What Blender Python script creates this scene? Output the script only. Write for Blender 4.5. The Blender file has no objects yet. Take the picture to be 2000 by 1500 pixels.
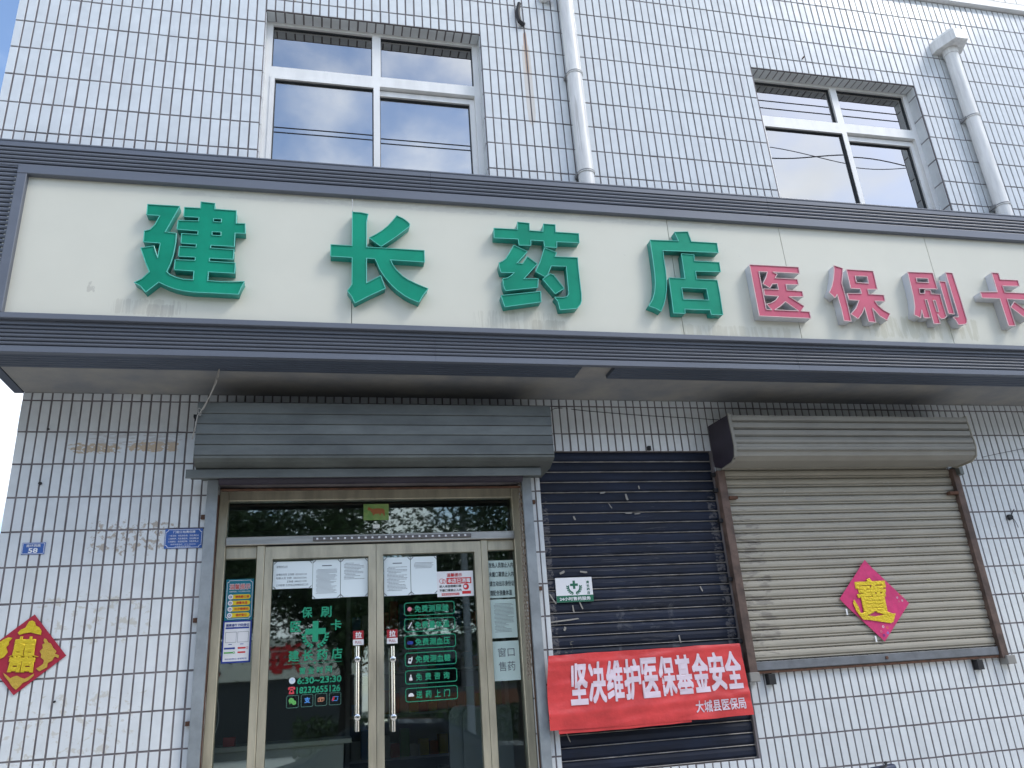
import bpy, bmesh, math, random
from mathutils import Vector, Matrix, noise
random.seed(7)
R = math.radians
# ------------------------------------------------------------------ camera
scene = bpy.context.scene
COL = scene.collection
FPX = 1568.16                       # focal length in pixels of a 2000 px wide frame
PITCH, YAW, ROLL = R(21.2493), R(13.6692), R(-4.0178)
_f = Vector((math.sin(YAW)*math.cos(PITCH), math.cos(YAW)*math.cos(PITCH), math.sin(PITCH)))
_r0 = Vector((math.cos(YAW), -math.sin(YAW), 0)); _u0 = _r0.cross(_f)
_r = math.cos(ROLL)*_r0 + math.sin(ROLL)*_u0
_u = -math.sin(ROLL)*_r0 + math.cos(ROLL)*_u0
CAM = Vector((0, -5, 0))            # eye height is z = 0, the ground lies at z = -1.6
cam = bpy.data.cameras.new('camera'); co = bpy.data.objects.new('camera', cam); COL.objects.link(co)
cam.sensor_width = 36; cam.lens = FPX/2000*36; cam.clip_start = .05; cam.clip_end = 2000
M = Matrix(((_r.x, _u.x, -_f.x), (_r.y, _u.y, -_f.y), (_r.z, _u.z, -_f.z)))
co.matrix_world = Matrix.Translation(CAM) @ M.to_4x4()
scene.camera = co
def at(px, py, Y):
    """point where the sight line of photograph pixel (px, py) meets the wall plane Y"""
    d = (px-1000)*_r - (py-750)*_u + FPX*_f
    return CAM + d*((Y+5)/d.y)
def topx(v):
    w = Vector(v)-CAM; z = w.dot(_f)
    return (1000+FPX*w.dot(_r)/z, 750-FPX*w.dot(_u)/z) if z > 0 else (-9e9, 9e9)
# ------------------------------------------------------------------ sky, sun, exposure
SUN = Vector((.62, -.45, .80)).normalized()
world = bpy.data.worlds.new('World'); scene.world = world; world.use_nodes = True
wn, wl = world.node_tree.nodes, world.node_tree.links
wn.clear()
wo = wn.new('ShaderNodeOutputWorld'); sky = wn.new('ShaderNodeTexSky'); sky.sky_type = 'NISHITA'; sky.sun_disc = False
sky.sun_elevation = math.asin(SUN.z); sky.sun_rotation = math.atan2(SUN.x, SUN.y)
sky.air_density = 1.0; sky.dust_density = .6; sky.ozone_density = 1.6
b1 = wn.new('ShaderNodeBackground'); b1.inputs[1].default_value = .15
b2 = wn.new('ShaderNodeBackground'); b2.inputs[1].default_value = 1.0
wl.new(sky.outputs[0], b1.inputs[0])
tc = wn.new('ShaderNodeTexCoord'); sp = wn.new('ShaderNodeSeparateXYZ'); wl.new(tc.outputs['Generated'], sp.inputs[0])
zz = wn.new('ShaderNodeMath'); zz.operation = 'MAXIMUM'; wl.new(sp.outputs[2], zz.inputs[0]); zz.inputs[1].default_value = .03
za = wn.new('ShaderNodeMath'); za.operation = 'ADD'; wl.new(zz.outputs[0], za.inputs[0]); za.inputs[1].default_value = .25
dv = wn.new('ShaderNodeVectorMath'); dv.operation = 'DIVIDE'; wl.new(tc.outputs['Generated'], dv.inputs[0])
cb = wn.new('ShaderNodeCombineXYZ')
for i in range(3): wl.new(za.outputs[0], cb.inputs[i])
wl.new(cb.outputs[0], dv.inputs[1])
n1 = wn.new('ShaderNodeTexNoise'); n1.inputs['Scale'].default_value = 2.3; n1.inputs['Detail'].default_value = 8; n1.inputs['Roughness'].default_value = .52
n1.inputs['Distortion'].default_value = .25
om = wn.new('ShaderNodeVectorMath'); om.operation = 'ADD'; om.inputs[1].default_value = (20.75, 11.05, 32.2); wl.new(dv.outputs[0], om.inputs[0]); wl.new(om.outputs[0], n1.inputs['Vector'])
cr = wn.new('ShaderNodeMapRange'); cr.interpolation_type = 'SMOOTHSTEP'
cr.inputs['From Min'].default_value = .41; cr.inputs['From Max'].default_value = .60
wl.new(n1.outputs['Fac'], cr.inputs['Value'])
n2 = wn.new('ShaderNodeTexNoise'); n2.inputs['Scale'].default_value = 5.5; n2.inputs['Detail'].default_value = 6
wl.new(dv.outputs[0], n2.inputs['Vector'])
cc = wn.new('ShaderNodeMix'); cc.data_type = 'RGBA'; wl.new(n2.outputs['Fac'], cc.inputs['Factor'])
cc.inputs['A'].default_value = (.62, .68, .78, 1); cc.inputs['B'].default_value = (1.15, 1.17, 1.2, 1)
wl.new(cc.outputs['Result'], b2.inputs[0])
ms = wn.new('ShaderNodeMixShader'); wl.new(cr.outputs[0], ms.inputs[0]); wl.new(b1.outputs[0], ms.inputs[1]); wl.new(b2.outputs[0], ms.inputs[2])
wl.new(ms.outputs[0], wo.inputs[0])
sun = bpy.data.lights.new('sun', 'SUN'); sun.energy = .75; sun.angle = R(16); sun.color = (1, .95, .86)
so = bpy.data.objects.new('sun', sun); COL.objects.link(so); so.rotation_euler = SUN.to_track_quat('Z', 'Y').to_euler()
scene.view_settings.view_transform = 'Standard'; scene.view_settings.look = 'None'
scene.view_settings.gamma = 1; scene.view_settings.use_curve_mapping = False; scene.view_settings.exposure = 1.02
scene.render.engine = 'CYCLES'
scene.cycles.max_bounces = 8; scene.cycles.transparent_max_bounces = 12; scene.cycles.caustics_reflective = False
# ------------------------------------------------------------------ material helpers
def _n(m, t, **kw):
    n = m.node_tree.nodes.new(t)
    for k, v in kw.items(): n.inputs[k].default_value = v
    return n
def mat(name, col, rough=.6, metal=0, var=0, nscale=8, bump=0, bscale=60, spec=.5, stretch=None, emit=None, coat=0, rnd=0, col2=None, lo=.35, hi=.65):
    m = bpy.data.materials.new(name); m.use_nodes = True
    b = m.node_tree.nodes['Principled BSDF']; L = m.node_tree.links
    c = (*col, 1)
    b.inputs['Base Color'].default_value = c; b.inputs['Roughness'].default_value = rough
    b.inputs['Metallic'].default_value = metal; b.inputs['Specular IOR Level'].default_value = spec
    b.inputs['Coat Weight'].default_value = coat
    g = _n(m, 'ShaderNodeNewGeometry'); mp = _n(m, 'ShaderNodeMapping')
    if stretch: mp.inputs['Scale'].default_value = stretch
    L.new(g.outputs['Position'], mp.inputs['Vector'])
    last = None
    if var or col2:
        n = _n(m, 'ShaderNodeTexNoise', Scale=nscale, Detail=6, Roughness=.6); L.new(mp.outputs[0], n.inputs['Vector'])
        r = _n(m, 'ShaderNodeMapRange'); r.inputs['From Min'].default_value = lo; r.inputs['From Max'].default_value = hi
        L.new(n.outputs['Fac'], r.inputs['Value'])
        mx = _n(m, 'ShaderNodeMix'); mx.data_type = 'RGBA'; L.new(r.outputs[0], mx.inputs['Factor'])
        if col2: a, bb = col, col2
        else: a = [x*(1-var) for x in col]; bb = [min(1, x*(1+var)) for x in col]
        mx.inputs['A'].default_value = (*a, 1); mx.inputs['B'].default_value = (*bb, 1)
        last = mx.outputs['Result']
        L.new(last, b.inputs['Base Color'])
        rr = _n(m, 'ShaderNodeMapRange'); rr.inputs['To Min'].default_value = max(.03, rough*.8); rr.inputs['To Max'].default_value = min(1, rough*1.25)
        L.new(n.outputs['Fac'], rr.inputs['Value']); L.new(rr.outputs[0], b.inputs['Roughness'])
    if rnd:
        oi = _n(m, 'ShaderNodeObjectInfo'); hv = _n(m, 'ShaderNodeHueSaturation')
        r = _n(m, 'ShaderNodeMapRange'); r.inputs['To Min'].default_value = 1-rnd; r.inputs['To Max'].default_value = 1+rnd
        L.new(oi.outputs['Random'], r.inputs['Value']); L.new(r.outputs[0], hv.inputs['Value'])
        if last: L.new(last, hv.inputs['Color'])
        else: hv.inputs['Color'].default_value = c
        L.new(hv.outputs[0], b.inputs['Base Color'])
    if bump:
        n = _n(m, 'ShaderNodeTexNoise', Scale=bscale, Detail=5, Roughness=.6); L.new(mp.outputs[0], n.inputs['Vector'])
        bp = _n(m, 'ShaderNodeBump', Strength=bump, Distance=.01); L.new(n.outputs['Fac'], bp.inputs['Height']); L.new(bp.outputs[0], b.inputs['Normal'])
    if emit:
        b.inputs['Emission Color'].default_value = (*emit[0], 1); b.inputs['Emission Strength'].default_value = emit[1]
    return m
def basecol(m): return m.node_tree.nodes['Principled BSDF'].inputs['Base Color']
def add_stains(m, stains):
    """stains with a place and shape of their own: (x, z, half width, half height, colour, noise scale vector, threshold, strength)"""
    L = m.node_tree.links; bc = basecol(m)
    src = bc.links[0].from_socket if bc.links else None
    g = _n(m, 'ShaderNodeNewGeometry'); s = _n(m, 'ShaderNodeSeparateXYZ'); L.new(g.outputs['Position'], s.inputs[0])
    for (x, z, hx, hz, col, sc, th, st) in stains:
        def fall(sock, c, h):
            a = _n(m, 'ShaderNodeMath'); a.operation = 'SUBTRACT'; L.new(sock, a.inputs[0]); a.inputs[1].default_value = c
            b = _n(m, 'ShaderNodeMath'); b.operation = 'ABSOLUTE'; L.new(a.outputs[0], b.inputs[0])
            r = _n(m, 'ShaderNodeMapRange'); r.interpolation_type = 'SMOOTHSTEP'
            r.inputs['From Min'].default_value = h; r.inputs['From Max'].default_value = h*.35; L.new(b.outputs[0], r.inputs['Value'])
            return r.outputs[0]
        p = _n(m, 'ShaderNodeMath'); p.operation = 'MULTIPLY'; L.new(fall(s.outputs[0], x, hx), p.inputs[0]); L.new(fall(s.outputs[2], z, hz), p.inputs[1])
        mp = _n(m, 'ShaderNodeMapping'); mp.inputs['Scale'].default_value = sc; L.new(g.outputs['Position'], mp.inputs['Vector'])
        n = _n(m, 'ShaderNodeTexNoise', Scale=1, Detail=6, Roughness=.65, Distortion=.4); L.new(mp.outputs[0], n.inputs['Vector'])
        pn = _n(m, 'ShaderNodeMath'); pn.operation = 'MULTIPLY'; L.new(n.outputs['Fac'], pn.inputs[0]); L.new(p.outputs[0], pn.inputs[1])
        r = _n(m, 'ShaderNodeMapRange'); r.inputs['From Min'].default_value = th; r.inputs['From Max'].default_value = th+.06
        r.inputs['To Max'].default_value = st; L.new(pn.outputs[0], r.inputs['Value'])
        mx = _n(m, 'ShaderNodeMix'); mx.data_type = 'RGBA'; L.new(r.outputs[0], mx.inputs['Factor'])
        if src: L.new(src, mx.inputs['A'])
        else: mx.inputs['A'].default_value = bc.default_value
        mx.inputs['B'].default_value = (*col, 1); src = mx.outputs['Result']
    L.new(src, bc)
    return m
def glass(name, refl, tint, rough=.0, f0=.09):
    m = bpy.data.materials.new(name); m.use_nodes = True; N = m.node_tree.nodes; L = m.node_tree.links; N.clear()
    o = N.new('ShaderNodeOutputMaterial'); t = N.new('ShaderNodeBsdfTransparent'); t.inputs[0].default_value = (*tint, 1)
    g = N.new('ShaderNodeBsdfGlossy'); g.inputs['Roughness'].default_value = rough; g.inputs['Color'].default_value = (*refl, 1)
    lw = N.new('ShaderNodeFresnel'); lw.inputs[0].default_value = 1.5
    r = N.new('ShaderNodeMapRange'); r.inputs['From Min'].default_value = .04; r.inputs['To Min'].default_value = f0; r.inputs['To Max'].default_value = 1
    nz = N.new('ShaderNodeTexNoise'); nz.inputs['Scale'].default_value = 1.7; nz.inputs['Detail'].default_value = 1
    bp = N.new('ShaderNodeBump'); bp.inputs['Strength'].default_value = .012; bp.inputs['Distance'].default_value = .004
    ge = N.new('ShaderNodeNewGeometry'); L.new(ge.outputs['Position'], nz.inputs['Vector']); L.new(nz.outputs['Fac'], bp.inputs['Height']); L.new(bp.outputs[0], g.inputs['Normal'])
    x = N.new('ShaderNodeMixShader'); L.new(lw.outputs[0], r.inputs['Value']); L.new(r.outputs[0], x.inputs[0]); L.new(t.outputs[0], x.inputs[1]); L.new(g.outputs[0], x.inputs[2]); L.new(x.outputs[0], o.inputs[0])
    return m
MT = {}
RX = at(1027, 100, -.54).x; RZ = at(1027, 100, -.54).z
tile = mat('white_tile', (.66, .685, .70), .16, var=.05, nscale=9, bump=.05, bscale=14, spec=.45, rnd=.035)
add_stains(tile, [
    (-1.36, 1.54, .26, .06, (.42, .26, .09), (26, 5, 60), .42, .7),
    (-1.04, 1.55, .26, .06, (.50, .30, .10), (20, 5, 45), .40, .7),
    (-1.15, 1.60, .5, .09, (.45, .42, .40), (12, 5, 60), .47, .5),
    (-1.1, 1.0, .5, .2, (.38, .31, .24), (30, 5, 30), .50, .8),
    (-1.25, .55, .6, .3, (.45, .40, .30), (14, 5, 16), .53, .5),
    (-1.3, .0, .7, .4, (.48, .43, .34), (18, 5, 22), .54, .5),
    (RX, RZ-.02, .020, .30, (.38, .19, .09), (16, 5, 1.1), .22, .75),
    (RX, RZ-.3, .055, .60, (.50, .40, .30), (22, 5, 1.2), .36, .45),
    (-.285, 4.76, .05, .22, (.55, .42, .30), (30, 5, 2), .36, .6),
    (2.2, -.1, 1.2, .5, (.50, .47, .42), (9, 5, 12), .60, .5),
    (4.9, .6, .5, .9, (.50, .47, .42), (12, 5, 14), .60, .5),
    (4.0, 3.9, 4, 1.4, (.54, .54, .56), (5, 5, 1.2), .58, .4),
    (-1.2, 4.2, 1, 1.4, (.55, .56, .58), (7, 5, 1.4), .60, .4)])
grout = mat('grout', (.185, .165, .17), .9, var=.25, nscale=6, bump=.3, bscale=200)
beigeh = mat('shaded_beige_housing', (.26, .245, .21), .6, var=.10, nscale=3, bump=.04, bscale=60)  # beige of the shutter darkened: shade under the overhang put into the colour
navy = mat('navy_slat_paint', (.010, .015, .032), .62, var=.35, nscale=3, bump=.05, bscale=90, stretch=(1, 1, 3), rnd=.10, spec=.35)
add_stains(navy, [(1.98, .6, .62, 1.1, (.13, .13, .14), (5, 5, 70), .56, .3), (1.98, .35, .5, .35, (.10, .105, .12), (9, 5, 9), .56, .5),
                  (1.7, 1.15, .35, .3, (.30, .28, .26), (30, 5, 34), .64, .8), (1.46, .2, .14, .22, (.30, .28, .22), (30, 5, 40), .58, .7),
                  (1.38, .6, .05, 1.2, (.25, .23, .22), (30, 5, 60), .46, .4), (2.57, .6, .06, 1.2, (.25, .23, .22), (30, 5, 60), .46, .4)])
navylip = mat('pale_slat_lip', (.34, .32, .30), .6, var=.4, nscale=14)  # lips coloured paler than the navy slats
beige = mat('beige_slat_paint', (.37, .34, .28), .55, var=.08, nscale=3, bump=.04, bscale=60, stretch=(1, 1, 3), rnd=.03)
add_stains(beige, [(2.78, .6, .22, .9, (.19, .17, .15), (6, 5, 22), .50, .7), (3.6, .8, 1.1, .8, (.26, .25, .25), (4, 5, 60), .58, .5),
                   (3.1, 1.2, .07, .22, (.55, .54, .50), (40, 5, 50), .58, .8), (3.95, 1.2, .07, .22, (.55, .54, .50), (40, 5, 50), .58, .8),
                   (3.6, .4, .9, .3, (.20, .18, .15), (3, 5, 80), .57, .5)])
galv = mat('galvanised_sheet', (.128, .138, .130), .5, metal=.25, var=.22, nscale=3.2, bump=.05, bscale=130, stretch=(1, 1, 2.5), rnd=.20)
galv2 = mat('galvanised_rail', (.26, .285, .30), .5, metal=.3, var=.15, nscale=9, bump=.05, bscale=120)
rust = mat('rust_brown', (.105, .05, .03), .85, var=.4, nscale=25, bump=.2, bscale=120)
railbrown = mat('brown_rail_paint', (.115, .075, .06), .7, var=.4, nscale=12, bump=.1, bscale=90)
purple = mat('housing_end_plate', (.035, .028, .042), .6, var=.2)
bar = mat('dull_grey_bar', (.17, .18, .195), .5, metal=.3, var=.2, nscale=8)
gold = mat('champagne_aluminium', (.54, .49, .37), .36, metal=.55, var=.16, nscale=5, bump=.04, bscale=40, stretch=(3, 1, .6))
steel = mat('brushed_steel', (.52, .50, .46), .3, metal=.8, var=.12, nscale=9, stretch=(.4, 1, 5))
chrome = mat('polished_steel', (.75, .73, .70), .14, metal=1)
black = mat('black_rubber', (.012, .012, .014), .6)
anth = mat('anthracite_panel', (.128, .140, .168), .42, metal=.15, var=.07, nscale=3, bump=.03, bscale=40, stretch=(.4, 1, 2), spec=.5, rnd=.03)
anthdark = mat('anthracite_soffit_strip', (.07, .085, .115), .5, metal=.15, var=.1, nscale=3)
cream = mat('cream_panel', (.66, .645, .55), .5, var=.025, nscale=1.6, spec=.35, rnd=.012)
add_stains(cream, [(-1.0, 2.15, .35, .09, (.40, .37, .30), (45, 5, 3), .42, .3), (-.93, 2.13, .12, .07, (.33, .31, .27), (60, 5, 3), .38, .35),
                   (1.1, 2.15, .5, .12, (.42, .40, .32), (45, 5, 3), .45, .3), (1.32, 2.12, .2, .07, (.42, .39, .30), (40, 5, 3), .40, .4),
                   (2.6, 2.12, .8, .09, (.45, .42, .30), (30, 5, 3), .44, .3), (4.0, 2.2, .9, .16, (.45, .43, .30), (20, 5, 3), .44, .4),
                   (-1.3, 2.26, .04, .07, (.40, .38, .33), (40, 5, 25), .44, .5), (2.4, 2.72, 1.5, .2, (.45, .44, .42), (26, 5, 30), .66, .7),
                   (1, 2.92, 3.5, .05, (.50, .47, .42), (9, 5, 30), .42, .3)])
green = mat('green_acrylic', (.002, .26, .155), .3, var=.16, nscale=2.5, spec=.2, coat=0)
greenside = mat('green_return', (.012, .26, .21), .32, var=.12, nscale=6, spec=.5)
greentrim = mat('green_trim', (.10, .52, .42), .35)
red = mat('faded_red_acrylic', (.56, .085, .15), .4, var=.10, nscale=5, spec=.4)
redtrim = mat('pale_pink_trim', (.72, .50, .50), .45)
whiteside = mat('white_return', (.56, .57, .60), .45, var=.06, nscale=6)
add_stains(red, [(4.13, 2.36, .07, .11, (.60, .01, .03), (40, 5, 40), .52, .8)])
concrete = mat('cement_soffit', (.20, .205, .215), .85, col2=(.30, .285, .26), nscale=3.2, bump=.15, bscale=30)
pvc = mat('white_pvc', (.80, .79, .77), .42, var=.06, nscale=4, stretch=(3, 3, .6))
pvcpipe = mat('white_drain_pvc', (.72, .71, .69), .36, var=.12, nscale=5, stretch=(6, 6, .7))
add_stains(pvcpipe, [(1.67, 3.7, .02, .5, (.40, .37, .33), (60, 5, 1), .42, .5), (5.4, 3.7, .25, .6, (.42, .40, .34), (26, 5, 1), .50, .5)])
gasket = mat('dark_gasket', (.05, .055, .06), .6)
upglass = glass('window_glass', (.92, .93, .93), (.30, .34, .36), f0=.42)
drglass = glass('door_glass', (.86, .97, .95), (.88, .92, .90), rough=.018, f0=.13)
paper = mat('white_paper', (.80, .88, .90), .4, spec=.5)
paperg = mat('greenish_paper', (.62, .76, .71), .4)
ink = mat('grey_print', (.16, .18, .20), .6)
inkd = mat('dark_print', (.035, .05, .055), .6)
grn = mat('green_vinyl', (.012, .30, .16), .5)
grnd = mat('dark_green_print', (.01, .13, .07), .5)
white = mat('white_print', (.80, .80, .82), .45)
blu = mat('plaque_blue', (.035, .11, .37), .3, spec=.6, coat=.2)
redp = mat('red_print', (.62, .02, .025), .45)
pullred = mat('pull_sticker_red', (.36, .015, .025), .45)
teal = mat('teal_print', (.005, .19, .26), .4)
navyp = mat('navy_print', (.02, .05, .30), .45)
yel = mat('yellow_print', (.80, .60, .02), .45)
orangep = mat('orange_print', (.75, .22, .05), .45)
bluep = mat('sky_blue_print', (.10, .35, .85), .45)
pinkp = mat('pink_print', (.75, .25, .30), .45)
wgreen = mat('leaf_green_print', (.12, .42, .10), .45)
banner = mat('red_plastic_banner', (.62, .05, .05), .42, var=.15, nscale=5, bump=.6, bscale=9, spec=.5)
bantext = mat('pinkish_white_letter', (.74, .62, .70), .5, var=.05)
redpap = mat('red_velvet_paper', (.36, .012, .035), .6, bump=.15, bscale=50)
pinkpap = mat('magenta_paper', (.62, .03, .16), .5, var=.15, nscale=12, bump=.2, bscale=30)
foil = mat('gold_foil', (.72, .52, .03), .30, metal=.55, bump=.6, bscale=70)
foild = mat('dull_gold_print', (.55, .36, .05), .45, metal=.3, bump=.6, bscale=60)
rope = mat('grey_cord', (.36, .34, .31), .8)
wire = mat('thin_black_wire', (.03, .03, .035), .6)
asphalt = mat('asphalt', (.09, .09, .088), .9, var=.2, nscale=5, bump=.4, bscale=120)
paving = mat('pale_concrete_paving', (.56, .54, .49), .85, var=.12, nscale=4, bump=.2, bscale=60)
inner = mat('room_paint', (.30, .32, .33), .8)
innerd = mat('dark_floor', (.05, .055, .06), .5)
bark = mat('bark', (.055, .045, .038), .9, var=.3, bump=.5, bscale=20)
leaf = mat('foliage', (.045, .085, .022), .7, var=.5, nscale=1.2, rnd=.1)
brick = mat('old_brick', (.24, .11, .07), .9, var=.2, nscale=9)
grey = mat('grey_plaster', (.33, .33, .33), .9, var=.1)
carp = mat('dark_blue_car_paint', (.012, .018, .035), .15, spec=.7, coat=1)
carg = mat('car_glass', (.01, .012, .014), .05, spec=.8)
# ------------------------------------------------------------------ object helpers
def link(o): COL.objects.link(o); return o
def thing(name, label, cat, loc=(0, 0, 0), group=None):
    o = link(bpy.data.objects.new(name, None)); o.location = loc; o.empty_display_size = .1
    o['label'] = label; o['category'] = cat
    if group: o['group'] = group
    return o
def put(name, me, m, parent=None, label=None, kind=None):
    o = link(bpy.data.objects.new(name, me))
    if m is not None:
        me.materials.clear()
        for x in (m if isinstance(m, (list, tuple)) else [m]): me.materials.append(x)
    if parent is not None:
        o.parent = parent
        w = Vector(); q = parent
        while q is not None: w += q.location+q.matrix_parent_inverse.translation; q = q.parent
        o.matrix_parent_inverse = Matrix.Translation(-w)
    if label: o['label'] = label
    if kind: o['kind'] = kind
    return o
def pydata(vs, fs, smooth=False):
    me = bpy.data.meshes.new('m'); me.from_pydata([tuple(v) for v in vs], [], fs); me.update()
    if smooth: me.polygons.foreach_set('use_smooth', [True]*len(me.polygons))
    return me
class MB:
    def __init__(s): s.v = []; s.f = []
    def add(s, vs, fs):
        k = len(s.v); s.v += [tuple(v) for v in vs]; s.f += [tuple(i+k for i in f) for f in fs]; return s
    def box(s, x0, x1, y0, y1, z0, z1):
        return s.add([(x0, y0, z0), (x1, y0, z0), (x1, y1, z0), (x0, y1, z0), (x0, y0, z1), (x1, y0, z1), (x1, y1, z1), (x0, y1, z1)],
                     [(0, 3, 2, 1), (4, 5, 6, 7), (0, 1, 5, 4), (1, 2, 6, 5), (2, 3, 7, 6), (3, 0, 4, 7)])
    def bbox(s, x0, x1, y0, y1, z0, z1, b=.002):
        """box with its front (-Y) edges bevelled"""
        return s.add([(x0, y1, z0), (x1, y1, z0), (x1, y1, z1), (x0, y1, z1), (x0, y0+b, z0), (x1, y0+b, z0), (x1, y0+b, z1), (x0, y0+b, z1),
                      (x0+b, y0, z0+b), (x1-b, y0, z0+b), (x1-b, y0, z1-b), (x0+b, y0, z1-b)],
                     [(8, 9, 10, 11), (4, 5, 9, 8), (5, 6, 10, 9), (6, 7, 11, 10), (7, 4, 8, 11), (0, 1, 5, 4), (1, 2, 6, 5), (2, 3, 7, 6), (3, 0, 4, 7), (0, 3, 2, 1)])
    def prof(s, x0, x1, pts, closed=True):
        """profile of (y, z) points run along X"""
        n = len(pts); vs = [(x0, y, z) for y, z in pts]+[(x1, y, z) for y, z in pts]
        fs = [(i, (i+1) % n, (i+1) % n+n, i+n) for i in range(n if closed else n-1)]
        if closed: fs += [tuple(range(n-1, -1, -1)), tuple(range(n, 2*n))]
        return s.add(vs, fs)
    def rect(s, x0, x1, z0, z1, y): return s.add([(x0, y, z0), (x1, y, z0), (x1, y, z1), (x0, y, z1)], [(0, 1, 2, 3)])
    def tube(s, pts, r, n=8):
        pts = [Vector(p) for p in pts]; k = len(s.v); rr = r if isinstance(r, list) else [r]*len(pts)
        for i, p in enumerate(pts):
            t = (pts[min(i+1, len(pts)-1)]-pts[max(i-1, 0)]).normalized()
            a = t.cross(Vector((0, 0, 1)) if abs(t.z) < .9 else Vector((1, 0, 0))).normalized(); b = t.cross(a)
            for j in range(n):
                q = 2*math.pi*j/n; s.v.append(tuple(p+rr[i]*(math.cos(q)*a+math.sin(q)*b)))
        for i in range(len(pts)-1):
            for j in range(n): s.f.append((k+i*n+j, k+i*n+(j+1) % n, k+(i+1)*n+(j+1) % n, k+(i+1)*n+j))
        s.f.append(tuple(k+j for j in range(n-1, -1, -1))); s.f.append(tuple(k+(len(pts)-1)*n+j for j in range(n)))
        return s
    def me(s, smooth=False):
        me = pydata(s.v, s.f, smooth); bm = bmesh.new(); bm.from_mesh(me); bmesh.ops.recalc_face_normals(bm, faces=bm.faces); bm.to_mesh(me); bm.free()
        if smooth:
            me.polygons.foreach_set('use_smooth', [True]*len(me.polygons))
            try: me.set_sharp_from_angle(angle=R(40))
            except Exception: pass
        return me
def curve_mesh(loops, ext=0, off=0, fill=True, bevel=0):
    """closed 2-D loops (holes allowed) -> mesh in its own XY plane, extruded +-ext"""
    cu = bpy.data.curves.new('c', 'CURVE'); cu.dimensions = '2D'; cu.fill_mode = 'BOTH' if fill else 'NONE'; cu.extrude = ext; cu.offset = off; cu.bevel_depth = bevel
    for lp in loops:
        s = cu.splines.new('POLY'); s.points.add(len(lp)-1); s.use_cyclic_u = True
        for i, p in enumerate(lp): s.points[i].co = (p[0], p[1], 0, 1)
    return _conv(cu)
_tmp = []
def _conv(cu):
    o = bpy.data.objects.new('t', cu); COL.objects.link(o)
    me = bpy.data.meshes.new_from_object(o.evaluated_get(bpy.context.evaluated_depsgraph_get()))
    bpy.data.objects.remove(o); bpy.data.curves.remove(cu)
    return me
def stand(me, Y):
    """turn a mesh made in XY into the wall plane Y, its +Z side facing the street (-Y)"""
    for v in me.vertices: v.co = Vector((v.co.x, Y-v.co.z, v.co.y))
    return me
_tc = {}
def text_mesh(body, bold=.012, ext=0):
    k = (body, bold, ext)
    if k not in _tc:
        cu = bpy.data.curves.new('t', 'FONT'); cu.body = body; cu.size = 1; cu.extrude = ext; cu.resolution_u = 3
        me = _conv(cu); V = [v.co.copy() for v in me.vertices]; F = [tuple(p.vertices) for p in me.polygons]; bpy.data.meshes.remove(me)
        vs, fs = list(V), list(F)
        if bold > .011:                      # heavier strokes: the outline laid over itself, each copy a hair further out
            q = 8
            for i in range(q):
                dx, dy = ((-1, -1), (-1, 0), (-1, 1), (0, 1), (1, 1), (1, 0), (1, -1), (0, -1))[i]; kk = len(vs)
                vs += [Vector((v.x+bold*.85*dx, v.y+bold*.85*dy, v.z+.0009*(i+1))) for v in V]; fs += [tuple(x+kk for x in f) for f in F]
        _tc[k] = (vs, fs)
    return _tc[k]
class TX:
    """several lines of lettering gathered into one mesh"""
    def __init__(s): s.v = []; s.f = []
    def fit(s, body, x0, x1, z0, z1, Y, bold=.012, ext=0, rot=0):
        vs, fs = text_mesh(body, bold, ext)
        ax, bx = min(v.x for v in vs), max(v.x for v in vs); az, bz = min(v.y for v in vs), max(v.y for v in vs)
        k = len(s.v); cx, cz = (x0+x1)/2, (z0+z1)/2; c, q = math.cos(rot), math.sin(rot)
        for v in vs:
            x = x0+(v.x-ax)/(bx-ax)*(x1-x0)-cx; z = z0+(v.y-az)/(bz-az)*(z1-z0)-cz
            s.v.append((cx+c*x-q*z, Y-v.z*max(.12, z1-z0), cz+q*x+c*z))
        s.f += [tuple(i+k for i in f) for f in fs]; return s
    def px(s, body, cx, cy, w, h, Y, bold=.012, ext=0, rot=0):
        """centred on photograph pixel cx, cy with width w and height h in pixels there"""
        a = at(cx, cy, Y); kx = (at(cx+10, cy, Y)-at(cx-10, cy, Y)).length/20; kz = abs(at(cx, cy+10, Y).z-at(cx, cy-10, Y).z)/20
        return s.fit(body, a.x-w*kx/2, a.x+w*kx/2, a.z-h*kz/2, a.z+h*kz/2, Y, bold, ext, rot)
    def poly(s, loops, Y):
        me = curve_mesh(loops); k = len(s.v); s.v += [(v.co.x, Y, v.co.y) for v in me.vertices]; s.f += [tuple(i+k for i in p.vertices) for p in me.polygons]
        bpy.data.meshes.remove(me); return s
    def rect(s, x0, x1, z0, z1, Y):
        k = len(s.v); s.v += [(x0, Y, z0), (x1, Y, z0), (x1, Y, z1), (x0, Y, z1)]; s.f.append((k, k+1, k+2, k+3)); return s
    def me(s): return pydata(s.v, s.f)
def circ(cx, cz, r, n=24, a0=0, a1=2*math.pi):
    return [(cx+r*math.cos(a0+(a1-a0)*i/n), cz+r*math.sin(a0+(a1-a0)*i/n)) for i in range(n)]
def rrect(x0, x1, z0, z1, r):
    p = []
    for cx, cz, a in ((x1-r, z1-r, 0), (x0+r, z1-r, 90), (x0+r, z0+r, 180), (x1-r, z0+r, 270)):
        p += [(cx+r*math.cos(R(a+t)), cz+r*math.sin(R(a+t))) for t in (0, 30, 60, 90)]
    return p
def pxbox(x0, y0, x1, y1, Y):
    """upright rectangle in plane Y from its upper-left and lower-right photograph corners"""
    a, b = at(x0, y0, Y), at(x1, y1, Y); c, d = at(x0, y1, Y), at(x1, y0, Y)
    return a.x, d.x, (b.z+c.z)/2, (a.z+d.z)/2
G = -1.6
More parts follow.
